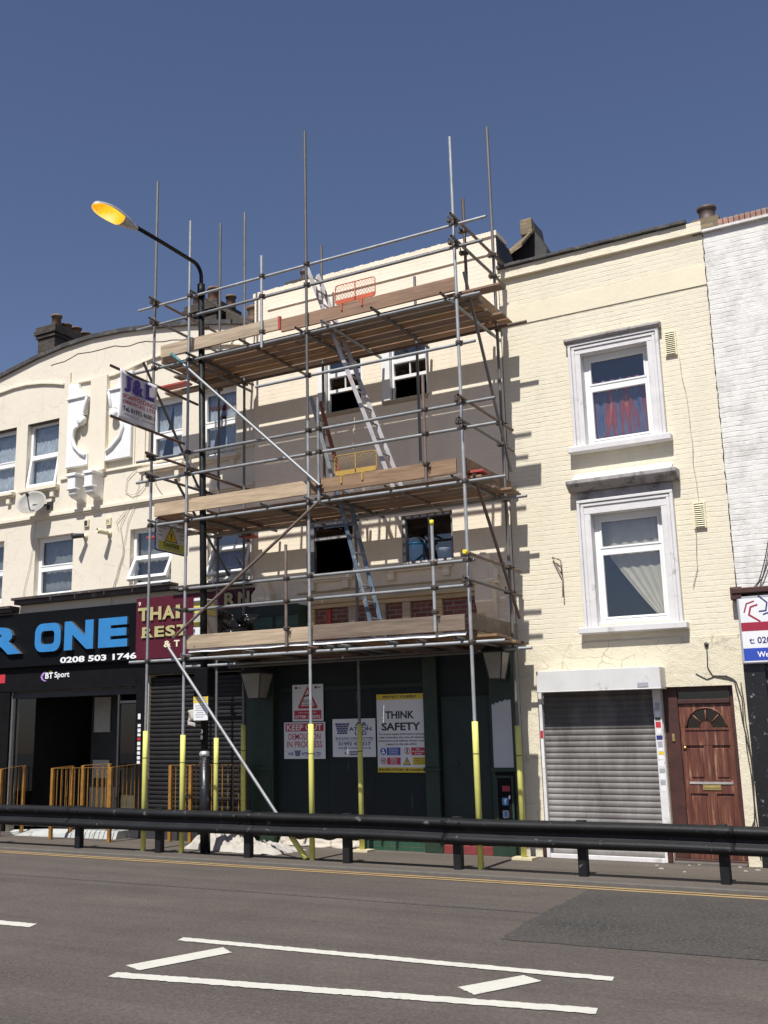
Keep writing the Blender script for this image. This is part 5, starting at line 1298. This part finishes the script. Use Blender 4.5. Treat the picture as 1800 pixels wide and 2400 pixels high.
mb = MB(); mb.box(lean(2.6) - .13, lean(2.6) + .13, BY - .10, BY + .11, 2.38, 2.82); mb.build('control_box', 'black_paint', lp, bevel=.012)
mb = MB(); f = ((lean(1.75), BY - .0645, 0), (1, 0, 0), (0, 0, 1), (0, -1, 0)); text(mb, '3', -.025, .012, 1.80, 1.86, f, 0, .0, .001); text(mb, '0', -.025, .012, 1.71, 1.77, f, 0, .0, .001); mb.build('column_number', 'sign_grey', lp)
pk = thing('parking_sign', 'small white parking plate with yellow top strapped to the black lamp column', 'sign', (-2.03, 14.085, 2.0))
mb = MB(); mb.box(-2.185, -1.90, 14.085, 14.091, 2.0, 2.37); mb.build('plate', 'sign_white', pk, bevel=.003)
mb = MB(); f = front(14.0845); rect(mb, -2.185, -1.90, 2.27, 2.37, f, 1, .001)
for k, (a, c) in enumerate(((.03, .25), (.05, .22), (.03, .25), (.06, .2), (.04, .24), (.05, .2))): rect(mb, -2.185 + a, -2.185 + c, 2.235 - .035 * k - .014, 2.235 - .035 * k, f, 0, .0006)
for k in range(2): rect(mb, -2.16, -1.93, 2.30 + .035 * k, 2.318 + .035 * k, front(14.0834), 0, .0006)
mb.build('printing', ['sign_grey', 'sign_yellow'], pk)
mb = MB(); mb.path([(-2.03 + .066 * math.cos(a), 14.165 + .066 * math.sin(a) , 2.2) for a in [2 * PI * i / 16 for i in range(17)]], .006, 5); mb.box(-2.06, -2.00, 14.092, 14.11, 2.17, 2.22); mb.build('strap', 'galv_dark', pk)
mb = MB(); mb.grid(lambda u, v: (-2.31 + .13 * u, 14.10 + .03 * math.sin(u * 5 + v * 3), 1.98 + .17 * v + .03 * u), 8, 6); mb.grid(lambda u, v: (-2.29 + .16 * u, 14.08 + .02 * math.sin(u * 4), 1.93 + .06 * v - .03 * u), 8, 4)
tag(mb.build('paper_notice', 'sheet', solid=.002), 'torn paper notice flapping beside the small parking plate', 'notice')

# ================================================================== crash barrier
cbv = thing('crash_barrier', 'long black steel crash barrier with scuffed paint along the road edge', 'barrier', (0, 13.8, 0))
bprof = [(.655, 13.845), (.648, 13.815), (.630, 13.775), (.606, 13.758), (.578, 13.756), (.556, 13.775), (.528, 13.825), (.506, 13.842), (.478, 13.842), (.456, 13.825), (.428, 13.775), (.406, 13.756), (.378, 13.758), (.354, 13.775), (.336, 13.815), (.329, 13.845)]
px_ = [-4.36 + 1.658 * i for i in range(-8, 12)]
px_ = [-4.36 + (5.68 + 4.36) / 6 * i for i in range(-8, 12)]
for i in range(0, len(px_) - 2, 2):
    a, c = px_[i] - .16, px_[i + 2] + .16; off = .0 if (i // 2) % 2 else -.006
    mb = MB(); n = 40; k = len(mb.v)
    for j in range(n + 1):
        x = a + (c - a) * j / n
        for z, y in bprof: mb.v.append(Vector((x, y + off + .009 * noise.noise((x * 1.3, z * 3, 2)), z + .012 * noise.noise((x * .5, 1, 0)))))
    m_ = len(bprof)
    for j in range(n):
        for l in range(m_ - 1):
            mb.f.append((k + j * m_ + l, k + (j + 1) * m_ + l, k + (j + 1) * m_ + l + 1, k + j * m_ + l + 1)); mb.m.append(0); mb.sm.append(True)
    beam = mb.build('rail_beam', 'barrier', cbv, solid=.005)
    bl = MB()
    for x in (a + .06, a + .26, c - .06, c - .26):
        for z in (.60, .38, .49): bl.lathe([(.0, 0), (.016, 0), (.014, .010), (0, .012)], (x, (13.754 if z != .49 else 13.84) + off, z), 10, axis=(0, -1, 0))
    build_split(bl, 'bolt', 'barrier', beam)
for x in px_:
    if -6.2 < x < -5.9: x -= .3
    mb = MB(); mb.box(x - .055, x + .055, 13.87, 13.985, -.02, .668); mb.box(x - .03, x + .03, 13.846, 13.869, .44, .56); mb.build('post', 'barrier', cbv, bevel=.008)

# ================================================================== scaffold
sc = thing('scaffold', 'three storey steel tube scaffold with plank decks and yellow sleeved feet', 'scaffold', (0, 14.03, 0))
FY, BK, LY = 14.03, 15.50, 14.085
def coupler_mesh():
    mb = MB(); mb.box(-.035, .035, -.034, .03, -.03, .03); mb.lathe([(.0, -.034), (.036, -.034), (.038, 0), (.036, .034), (0, .034)], (0, 0, 0), 12)
    mb.box(.03, .075, -.02, -.002, -.02, .02); mb.lathe([(0, 0), (.011, 0), (.011, .05), (0, .05)], (.055, -.02, 0), 8, axis=(0, -1, 0)); mb.box(-.05, .03, .03, .085, -.028, .028); mb.lathe([(0, 0), (.011, 0), (.011, .05), (0, .05)], (-.04, .06, .028), 8)
    return mb
_proto = None
NC = [0]
def coupler(parent, x, y, z, rz=0.0):
    global _proto
    if NC[0] >= 100: return
    NC[0] += 1
    p = Vector((x, y, z)) - BASE[parent.name]
    if _proto is None:
        mb = coupler_mesh(); mb.xf(0, Matrix.Identity(4)); b0 = BASE[parent.name]
        mb.xf(0, Matrix.Translation(b0)); _proto = mb.build('coupler', 'fitting', parent, bevel=.004); o = _proto
    else:
        o = _proto.copy(); COL.objects.link(o); o.parent = parent
    o.location = p; o.rotation_euler = (0, 0, rz)
    return o
def tube(name, p, r_, mat='galv'):
    mb = MB(); mb.pipe(p, r_); return mb.build(name, mat, sc)
LZ = {'L1': 2.97, 'L2': 5.24, 'L3': 8.03}
def foam(o, x, y, zt, z0=0.0):
    mb = MB(); mb.path([(x, y, z0 + .005), (x, y, zt - .42), (x, y, zt)], .041, 16); mb.path([(x, y, zt - .43), (x, y, zt - .415)], .0418, 16, 1); mb.path([(x, y, z0 + .36), (x, y, z0 + .37)], .0418, 16, 1); mb.build('foam_sleeve', ['foam', 'foam_tape'], o)
# front standards
fs = {}
for key, x, zt, mt, ft in (('a', -3.10, 11.58, 'galv_dark', 1.85), ('b', -2.34, 10.6, 'galv', 1.78), ('c', .02, 11.57, 'galv', 1.91), ('d', 2.60, 10.63, 'galv', 1.90)):
    if key in 'ac':
        s0 = tube('standard', (x, FY, 0), (x, FY, 6.55), 'galv'); tube('standard', (x - .0, FY, 6.552), (x, FY, zt), 'galv_dark')
    else: s0 = tube('standard', (x, FY, 0), (x, FY, zt), mt)
    foam(s0, x, FY, ft); fs[key] = (s0, x)
bsd = {}
for key, x, z0, zt, mt, ft in (('a', -2.76, 0, 11.3, 'galv_dark', 1.74), ('b', -2.20, 0, 11.37, 'galv_dark', 1.95), ('c', .03, 0, 5.9, 'galv_dark', 1.93), ('c2', -.55, 5.35, 10.26, 'galv_dark', 0), ('d2', 1.245, 5.35, 9.23, 'galv_dark', 0), ('d', 2.645, 0, 11.54, 'galv_dark', 1.86)):
    s0 = tube('standard', (x, BK, z0), (x, BK, zt), mt); bsd[key] = (s0, x)
    if ft: foam(s0, x, BK, ft)
for x in (-3.10, -2.34, .02, 2.60): MB().box(x - .11, x + .11, FY - .11, FY + .11, .001, .004).build('base_plate', 'galv_dark', sc)
for x in (.03, 2.645, -2.2, -2.76): MB().box(x - .16, x + .16, BK - .13, BK + .13, .001, .035).build('sole_board', 'sole', sc)
# long horizontal tubes
lz = []
def ledger(name, z, x0, x1, y=LY, mat='galv', keys='abcd'):
    o = tube(name, (x0, y, z), (x1, y, z), mat)
    src = fs if y < 15 else bsd
    for k in keys:
        if k in src and src[k][1] > x0 - .05 and src[k][1] < x1 + .05: coupler(src[k][0], src[k][1], FY if y < 15 else BK, z, 0)
    return o
ledger('guard_rail', 9.20, -3.52, 3.10); ledger('guard_rail', 8.84, -3.54, 3.03)
ledger('ledger', 8.03, -3.62, 2.95); ledger('ledger', 8.00, -2.9, 3.15, BK - .055, 'rusty_tube', 'abd')
ledger('ledger', 7.31, -1.0, 2.84, keys='cd')
ledger('guard_rail', 6.40, -3.48, 3.10); ledger('guard_rail', 6.03, -3.47, 3.10)
ledger('ledger', 5.24, -3.2, 3.20); ledger('ledger', 5.24, -2.9, 3.0, BK - .055, 'galv', 'abcd')
ledger('guard_rail', 4.11, -2.50, 2.68, keys='bcd'); ledger('guard_rail', 3.76, -2.50, 2.63, keys='bcd')
ledger('ledger', 2.97, -3.52, 3.07); ledger('ledger', 2.97, -3.44, 2.95, BK - .055, 'galv', 'abcd')
tube('ledger', (-2.3, 15.2, 2.90), (2.2, 15.2, 2.93), 'galv_dark')
# short guard posts
for x, z0, z1, mt in ((-.845, 7.94, 9.56, 'galv'), (-.40, 3.06, 4.63, 'rusty_tube'), (2.07, 3.14, 4.72, 'galv'), (2.01, 5.29, 6.93, 'rusty_tube'), (.205, 5.20, 6.90, 'galv')):
    o = tube('guard_post', (x, FY, z0), (x, FY, z1), mt)
    for z in ((9.20, 8.84) if z0 > 7 else ((6.40, 6.03) if z0 > 5 else (4.11, 3.76))): coupler(o, x, FY, z)
    coupler(o, x, FY, z0 + .28)
    if x == 2.07:
        MB().path([(x, FY, z1 - .06), (x, FY, z1 + .012)], .03, 14).build('end_cap', 'yellow_cap', o)
o = tube('guard_post', (2.60, 14.44, 8.1), (2.60, 14.44, 9.79), 'rusty_tube')
for z in (9.25, 8.89): coupler(o, 2.60, 14.44, z, PI / 2)
# cross tubes under the decks
for L, xs_ in (('L1', (-2.28, -1.05, .08, .37, .63, 1.42, 1.87, 2.45)), ('L2', (-3.02, -2.25, -1.75, -.76, .06, .37, 1.42, 2.49)), ('L3', (-3.02, -2.25, -1.14, -.10, .39, 1.29, 2.41))):
    z = LZ[L] + .0495
    for i, x in enumerate(xs_):
        tube('transom', (x, 13.88 - .03 * (i % 3), z), (x, 15.86, z), ('galv', 'galv_dark', 'rusty_tube', 'galv_dark')[i % 4])
# side guard tubes at both ends
for x, zz in ((-3.055, (9.26, 8.88, 6.45, 6.09)), (2.645, (9.26, 8.90, 6.45, 6.11, 4.19, 3.82))):
    for i, z in enumerate(zz):
        o = tube('side_rail', (x, 13.82, z), (x, 15.95, z), 'galv_dark' if i % 2 else 'rusty_tube')
        if x > 0 and z == 4.19: MB().path([(x, 13.81, z), (x, 13.90, z)], .03, 14).build('end_cap', 'yellow_cap', o)
        coupler(fs['a' if x < 0 else 'd'][0], x - .05, FY, z, PI / 2); coupler(bsd['a' if x < 0 else 'd'][0], (x - .0), BK, z, PI / 2)
tube('side_rail', (2.56, 13.86, 7.93), (2.56, 15.85, 7.93), 'galv'); tube('side_rail', (-2.30, 14.0, 7.97), (-2.30, 15.9, 7.97), 'galv_dark')
tube('side_rail', (-2.30, 14.0, 6.09), (-2.30, 15.9, 6.09), 'rusty_tube'); tube('side_rail', (-2.30, 14.0, 9.27), (-2.30, 15.9, 9.27), 'galv_dark')
tube('side_rail', (-2.42, 13.85, 3.76), (-2.42, 14.9, 3.76), 'galv_dark')
# braces
tube('brace', (-2.66, 13.965, 8.18), (.26, 13.965, 5.47)); tube('brace', (.25, 13.965, 5.23), (-2.52, 13.965, 3.31), 'rusty_tube')
o = tube('brace', (-2.61, 13.965, 3.16), (-.06, 13.99, .02)); MB().path([(-.33, 13.986, .35), (-.06, 13.99, .02)], .041, 14).build('foam_sleeve', 'foam', o)
MB().path([(-2.66, 13.962, 8.18), (-2.40, 13.962, 7.94)], .031, 12).build('paint_mark', paint('teal paint', (.06, .16, .17), .5), sc)
tube('brace', (2.665, 14.19, 8.47), (2.665, 15.74, 5.72), 'galv_dark'); tube('brace', (2.665, 14.23, 5.37), (2.665, 15.77, 3.45), 'rusty_tube')
tube('brace', (-3.135, 13.79, 8.07), (-3.135, 15.5, 6.05), 'galv_dark'); tube('brace', (-2.80, 14.3, 6.05), (-2.80, 15.9, 4.6), 'galv_dark')
# decks
rn = random.Random(21)
def deck(L, x0, x1, rows, gap_after, front_y, extra=None):
    z = LZ[L] + .076
    y = front_y
    for r_ in range(rows):
        x = x0 + rn.uniform(-.10, .04); xe = x1 + rn.uniform(-.08, .15)
        cuts = [x, x + (xe - x) * rn.uniform(.38, .62), xe]
        for i in range(2):
            dz = rn.uniform(0, .006)
            MB().box(cuts[i] + .004, cuts[i + 1] - .004, y, y + .219, z + dz, z + dz + .038).build('scaffold_board', rn.choice(('board', 'board', 'board_red')), sc, bevel=.004)
        y += (.2195 if L == 'L1' else .227 + (.012 if r_ != rows - 2 else gap_after) + rn.uniform(0, .004))
deck('L3', -2.95, 2.72, 6, .045, 14.23); deck('L2', -2.95, 2.72, 6, .05, 14.25); deck('L1', -2.35, 2.75, 7, -.02, 14.235)
z = LZ['L3'] + .076
MB().box(2.35, 3.2, 14.22, 14.44, z + .042, z + .08).build('scaffold_board', 'board_red', sc, bevel=.004)
MB().box(-3.35, -2.0, 14.9, 15.12, z + .045, z + .083).build('scaffold_board', 'board', sc, bevel=.004); MB().box(-3.75, -2.2, 15.15, 15.37, z - .13, z - .092).build('scaffold_board', 'board', sc, bevel=.004)
# toe boards
def toe(x0, x1, z0, mt, y=14.060, h=.222):
    return MB().box(x0, x1, y, y + .038, z0, z0 + h).build('toe_board', mt, sc, bevel=.004)
t1 = toe(-2.98, -.50, 8.20, 'board_pale'); MB().box(-.545, -.499, 14.057, 14.101, 8.199, 8.424).build('painted_end', 'red_paint', t1)
toe(-.49, 2.56, 8.145, 'board_red', 14.062)
toe(-3.05, -.0, 5.385, 'board_pale', 14.062); toe(.03, 2.47, 5.375, 'board', 14.062)
toe(-2.36, .0, 3.125, 'board_pale', 14.062); toe(.05, 2.50, 3.14, 'board', 14.062)
def toe_end(x, y0, y1, z0, mt): MB().box(x, x + .038, y0, y1, z0, z0 + .222).build('toe_board', mt, sc, bevel=.004)
toe_end(2.53, 14.16, 15.92, 3.16, 'board'); toe_end(2.55, 14.16, 15.92, 5.39, 'board'); toe_end(2.62, 14.6, 15.75, 8.13, 'board'); toe_end(-3.06, 14.18, 15.3, 8.14, 'board_red'); toe_end(-3.06, 14.16, 15.6, 5.385, 'board')
MB().box(2.50, 2.80, 14.24, 14.46, 5.395, 5.433).build('painted_end', 'red_paint', sc, bevel=.004)
for (x0, x1, y0_, z0_) in ((-3.98, -3.35, 15.25, 8.16), (-4.15, -3.3, 15.2, 5.30), (-2.40, -2.12, 15.62, 5.20)):
    MB().box(x0, x1, y0_, y0_ + .22, z0_, z0_ + .04).build('painted_end', 'red_paint', sc, bevel=.004)
MB().box(-3.36, -2.6, 15.2, 15.42, 5.3, 5.34).build('scaffold_board', 'board', sc, bevel=.004)
# sagging polythene along the front of the lowest deck
MB().grid(lambda u, v: (-2.3 + 4.8 * u, 14.115 - .035 * v + .008 * noise.noise((u * 22, v, 0)), 3.125 - .055 * v - .014 * noise.noise((u * 14, 2, 0))), 90, 4).build('polythene_edge', 'plaster', sc, solid=.003)

# ladders -------------------------------------------------------------
def ladder(name, lab, top, bot, yf, ybk, n, mat, matb, rung):
    o = thing(name, lab, 'ladder', (bot[0], yf, bot[1]), None)
    a, c = Vector((top[0], 0, top[1])), Vector((bot[0], 0, bot[1])); dv = (c - a).normalized(); nn = Vector((dv.z, 0, -dv.x))
    for yy, mt in ((yf, mat), (ybk, matb)):
        mb = MB(); P = []
        for p in (c, a):
            for s1, s2 in ((-.033, -.013), (.033, -.013), (.033, .013), (-.033, .013)): P.append(p + nn * s1 + Vector((0, yy + s2, 0)))
        mb.hexa(P); mb.build('stile', mt, o, bevel=.005)
    for i in range(n):
        p = a.lerp(c, (i + .6) / n)
        MB().path([p + Vector((0, yf, 0)), p + Vector((0, ybk, 0))], .015, 8).build('rung', rung, o)
    return o
ladder('ladder', 'pale ladder with pink stained stiles rising through the topmost deck', (-.22, 9.36), (1.28, 5.36), 14.45, 14.80, 15, 'alu_pink', 'alu_pink', 'ladder_grey')
ladder('ladder', 'blue paint splashed ladder between the lowest and middle decks', (.24, 5.66), (.90, 3.10), 14.45, 14.80, 10, 'alu_blue', 'alu_blue', 'ladder_grey')
ladder('ladder', 'short steep red and grey ladder close to the wall, left of the yellow mesh panel', (-.50, 7.30), (.02, 5.36), 15.0, 15.3, 8, 'ladder_grey', 'ladder_red', 'ladder_grey')

# mesh panels hooked over the toe boards -------------------------------------
def mesh_panel(lab, x0, x1, z0, z1, y, mat):
    o = thing('mesh_panel', lab, 'mesh panel', ((x0 + x1) / 2, y, z0), 'mesh brick guards on the toe boards')
    mb = MB()
    rr = rrect(x0, x1, z0, z1, .05, 4); mb.path([(p[0], y, p[1]) for p in rr] + [(rr[0][0], y, rr[0][1])], .008, 8, caps=False)
    xm = (x0 + x1) / 2; mb.box(xm - .008, xm + .008, y - .006, y + .006, z0, z1); mb.box(x0 + .012, x1 - .012, y - .006, y + .006, z0, z0 + .07); mb.build('frame', mat, o)
    mb = MB(); st_ = .055; H = z1 - z0 - .07; zb_ = z0 + .07
    k = x0 - H
    while k < x1:
        for sgn in (0, 1):
            a, c = k, k + H * .8
            pa, pb = (a, zb_) if not sgn else (a, zb_ + H), (c, zb_ + H) if not sgn else (c, zb_)
            u0 = max(0, (x0 - a) / (c - a)); u1 = min(1, (x1 - a) / (c - a))
            if u1 > u0 + .02:
                P = [(pa[0] + (pb[0] - pa[0]) * u, y + (.003 if sgn else -.003), pa[1] + (pb[1] - pa[1]) * u) for u in (u0, u1)]; mb.path(P, .0026, 5)
        k += st_
    mb.build('mesh', mat, o)
    mb = MB()
    for x in (x0 + .14, x0 + .50):
        mb.box(x - .012, x + .012, y - .012, y + .012, z0 - .02, z0 + .03); mb.box(x - .012, x + .012, 14.042, y + .01, z0 - .026, z0 - .0205); mb.box(x - .014, x + .014, 14.043, 14.0575, z0 - .14, z0 - .027)
    build_split(mb, 'hook', mat, o)
mesh_panel('orange mesh guard panel hooked on the topmost toe board', .51, 1.22, 8.40, 8.72, 14.11, 'orange'); mesh_panel('yellow mesh guard panel hooked on the middle toe board', .45, 1.17, 5.62, 5.93, 14.11, 'amber')

# banner, danger sign, pack -----------------------------------------------------
bn = thing('banner', 'white scaffolders banner with big violet letters, slung left of the scaffold', 'banner', (-3.1, 13.6, 6.9))
def bf(u, v): return (-3.065 + .02 * math.sin(u * 6 + v * 2), 13.10 + .98 * u + .02 * math.sin(v * PI) * (1 - 2 * u) * 1.2, 6.86 + .02 * (1 - u) + .86 * v - .02 * u)
MB().grid(bf, 20, 14).build('cloth', 'banner', bn, solid=.004)
mb = MB(); mb.pipe((-3.08, 12.90, 7.735), (-3.08, 15.28, 7.69)); mb.pipe((-3.08, 12.95, 6.88), (-3.08, 14.9, 6.86)); mb.build('support_tube', 'rusty_tube', bn)
BF = ((-3.035, 13.10, 6.87), (0, 1, 0), (0, 0, 1), (1, 0, 0))
mb = MB()
text(mb, 'J', .10, .27, .50, .78, BF, 0, .06, .003); text(mb, '&', .31, .60, .50, .78, BF, 0, .045, .003); text(mb, 'L', .66, .87, .50, .78, BF, 0, .06, .003)
for a, c, z in ((.15, .31, .745), (.64, .80, .745), (.64, .72, .50)): rect(mb, a, c, z, z + .035, ((-3.033, 13.10, 6.87), (0, 1, 0), (0, 0, 1), (1, 0, 0)), 0, .002)
rect(mb, .86, .89, .50, .60, ((-3.033, 13.10, 6.87), (0, 1, 0), (0, 0, 1), (1, 0, 0)), 0, .002)
mb.build('violet_lettering', 'purple', bn)
mb = MB(); text(mb, 'SCAFFOLDING', .08, .89, .385, .46, BF, 0, .03, .003); text(mb, '(SERVICES) LTD', .08, .91, .28, .36, BF, 0, .03, .003); mb.build('red_lettering', 'sign_crimson', bn)
mb = MB(); text(mb, 'Tel. 01992 468811', .08, .92, .165, .25, BF, 0, .03, .003); rect(mb, .12, .50, .10, .125, BF, 1, .001); rect(mb, .56, .90, .10, .125, BF, 1, .001); mb.build('black_lettering', ['sign_black', 'sign_grey'], bn)
dg = thing('danger_sign', 'danger sign with yellow triangle and lime strip at the left end of the middle deck', 'sign', (-3.1, 14.5, 4.85))
DF = ((-3.06, 14.12, 4.83), (0, 1, 0), (0, 0, 1), (1, 0, 0))
mb = MB(); shape(mb, rrect(0, .90, 0, .56, .05), ((-3.075, 14.12, 4.83), (0, 1, 0), (0, 0, 1), (1, 0, 0)), 0, .0145); mb.build('edge', 'sign_navy', dg)
mb = MB(); shape(mb, rrect(.02, .88, .02, .54, .04), DF, 0, .002); mb.build('panel', 'sign_white', dg)
def DD(d_): return ((-3.06 + d_, 14.12, 4.83), (0, 1, 0), (0, 0, 1), (1, 0, 0))
mb = MB(); rect(mb, .03, .87, .548, .562, DD(.0), 0, .002); text(mb, 'J&L', .06, .29, .42, .51, DD(.0025), 0, .03, .001); text(mb, 'J&L', .60, .83, .42, .51, DD(.0025), 0, .03, .001); mb.build('red_lettering', 'sign_red', dg)
mb = MB(); shape(mb, [(.43, .46), (.25, .19), (.61, .19)], DD(.0025), 0, .001); text(mb, 'DANGER', .22, .66, .095, .17, DD(.006), 0, .03, .001); text(mb, '!', .415, .445, .23, .35, DD(.006), 0, .05, .001)
for a, c, z in ((.22, .68, .06), (.07, .28, .40), (.55, .83, .40), (.06, .17, .33), (.06, .18, .27), (.67, .80, .33), (.66, .82, .27)): rect(mb, a, c, z, z + .018, DD(.006), 1, .0008)
mb.build('black_print', ['sign_black', 'sign_grey'], dg)
mb = MB(); shape(mb, [(.43, .435), (.278, .205), (.582, .205)], DD(.0037), 0, .001); mb.build('triangle', 'sign_yellow', dg)
mb = MB(); rect(mb, .09, .79, .03, .18, DD(.0025), 0, .001); mb.build('lime_strip', 'sign_lime', dg)
xa = -2.33
ip = thing('insulation_pack', 'tall grey pack with yellow labels on the left end of the lowest deck', 'pack', (xa + .08, 14.4, 3.09))
mb = MB(); mb.box(xa, xa + .15, 14.24, 14.72, 3.09, 3.97); mb.build('pack', 'insul', ip, bevel=.012)
f = front(14.2395); mb = MB()
rect(mb, xa + .01, xa + .14, 3.72, 3.90, f, 0, .001); rect(mb, xa + .01, xa + .14, 3.12, 3.24, f, 0, .001); rect(mb, xa + .02, xa + .13, 3.50, 3.58, f, 0, .001); rect(mb, xa + .01, xa + .14, 3.25, 3.49, f, 1, .001); rect(mb, xa + .01, xa + .14, 3.905, 3.96, f, 1, .001)
fr2 = ((xa + .1505, 14.24, 3.09), (0, 1, 0), (0, 0, 1), (1, 0, 0)); rect(mb, .06, .42, .62, .80, fr2, 0, .001)
f3 = front(14.2380)
for k in range(3): rect(mb, xa + .02, xa + .13, 3.75 + .045 * k, 3.765 + .045 * k, f3, 2, .0006)
for k in range(3): rect(mb, .08, .40, .65 + .05 * k, .668 + .05 * k, ((xa + .152, 14.24, 3.09), (0, 1, 0), (0, 0, 1), (1, 0, 0)), 2, .0006)
mb.build('label', ['card_yellow', 'sign_white', 'sign_grey'], ip)

# railings by the shops -----------------------------------------------------------
def railing(lab, runs, posts):
    o = thing('railing', lab, 'railing', (*runs[0][0][:2], .02), 'mustard railings outside the shops')
    for (p, r_) in runs:
        p, r_ = Vector(p), Vector(r_)
        dv = (r_ - p); n = max(2, int(Vector((dv.x, dv.y, 0)).length / .105))
        for dz in (0, -.92):
            a, c = p + Vector((0, 0, dz)), r_ + Vector((0, 0, dz)); sd_ = Vector((-dv.y, dv.x, 0)).normalized() * .02
            mb = MB(); mb.hexa([a - sd_ - Vector((0, 0, .008)), c - sd_ - Vector((0, 0, .008)), c + sd_ - Vector((0, 0, .008)), a + sd_ - Vector((0, 0, .008)), a - sd_, c - sd_, c + sd_, a + sd_]); mb.build('rail', 'railing', o)
        mb = MB()
        for i in range(1, n):
            b_ = p.lerp(r_, i / n); tw = i % 2
            if tw:
                k = len(mb.v); m_ = 30
                for j in range(m_ + 1):
                    zz = b_.z - .92 + .91 * j / m_; a = j * 1.1
                    for q_ in range(4): mb.v.append(Vector((b_.x + .009 * math.cos(a + q_ * PI / 2), b_.y + .009 * math.sin(a + q_ * PI / 2), zz)))
                for j in range(m_):
                    for q_ in range(4):
                        mb.f.append((k + j * 4 + q_, k + j * 4 + (q_ + 1) % 4, k + j * 4 + 4 + (q_ + 1) % 4, k + j * 4 + 4 + q_)); mb.m.append(0); mb.sm.append(False)
            else: mb.box(b_.x - .007, b_.x + .007, b_.y - .007, b_.y + .007, b_.z - .92, b_.z - .008)
        build_split(mb, 'baluster', 'railing', o)
    for (x, y, z) in posts: MB().box(x - .03, x + .03, y - .03, y + .03, .0, z).build('post', 'railing', o, bevel=.004)
railing('short mustard railing at the far left edge', [((-9.2, 15.0, 1.2), (-7.36, 15.0, 1.22)), ((-7.36, 15.0, 1.22), (-7.36, 15.55, 1.27))], [(-7.36, 15.0, 1.215), (-7.36, 15.58, 1.27), (-8.6, 15.0, 1.21)])
railing('mustard railing in front of the bar doorway, left of the scaffold', [((-6.04, 15.0, 1.24), (-4.66, 15.0, 1.26)), ((-6.04, 15.0, 1.24), (-6.04, 15.5, 1.27)), ((-4.66, 15.0, 1.26), (-4.66, 15.86, 1.31)), ((-5.86, 15.6, 1.28), (-5.25, 15.6, 1.31))], [(-6.04, 15.0, 1.235), (-4.66, 15.0, 1.255), (-5.86, 15.6, 1.275), (-5.22, 15.6, 1.31), (-6.04, 15.5, 1.265)])
railing('mustard railing in front of the dark roller shutter, behind the lamp column', [((-3.81, 15.6, 1.29), (-2.25, 15.6, 1.30))], [(-3.81, 15.6, 1.285), (-3.37, 15.6, 1.285), (-2.25, 15.6, 1.295)])

# dust sheet and litter on the pavement ---------------------------------------------------
def shf(u, v):
    x = -2.78 + 1.95 * u; y = 14.62 + .95 * v - .28 * u
    env = math.sin(PI * u) ** .4 * math.sin(PI * v) ** .5
    h = (.20 * math.exp(-((u - .2) / .16) ** 2) + .10) * (0.75 + .5 * noise.noise((u * 5, v * 4, 3)) + 1.1 * abs(noise.noise((u * 11, v * 7, 9))) + .8 * abs(noise.noise((u * 24, v * 13, 5))))
    return (x + .05 * noise.noise((u * 9, v * 9, 4)), y + .08 * noise.noise((u * 6, v * 6, 1)), .004 + max(0, h * env))
tag(MB().grid(shf, 90, 40).build('dust_sheet', 'sheet'), 'crumpled off white dust sheet on the pavement under the scaffold', 'dust sheet')
rn = random.Random(8)
for i in range(14):
    x, y = rn.uniform(4.3, 7.2), rn.uniform(14.9, 15.9); s_ = rn.uniform(.015, .035)
    o = MB().prism([(s_, 0), (.2 * s_, s_ * .8), (-s_, .3 * s_), (-.5 * s_, -.8 * s_)], (x, y, .002), (1, 0, 0), (0, 1, 0), (.003, .002, .012)).build('paper_scrap', 'sheet')
    tag(o, 'scrap of pale paper on the pavement near the brown door', 'paper scrap', 'paper scraps by the brown door')
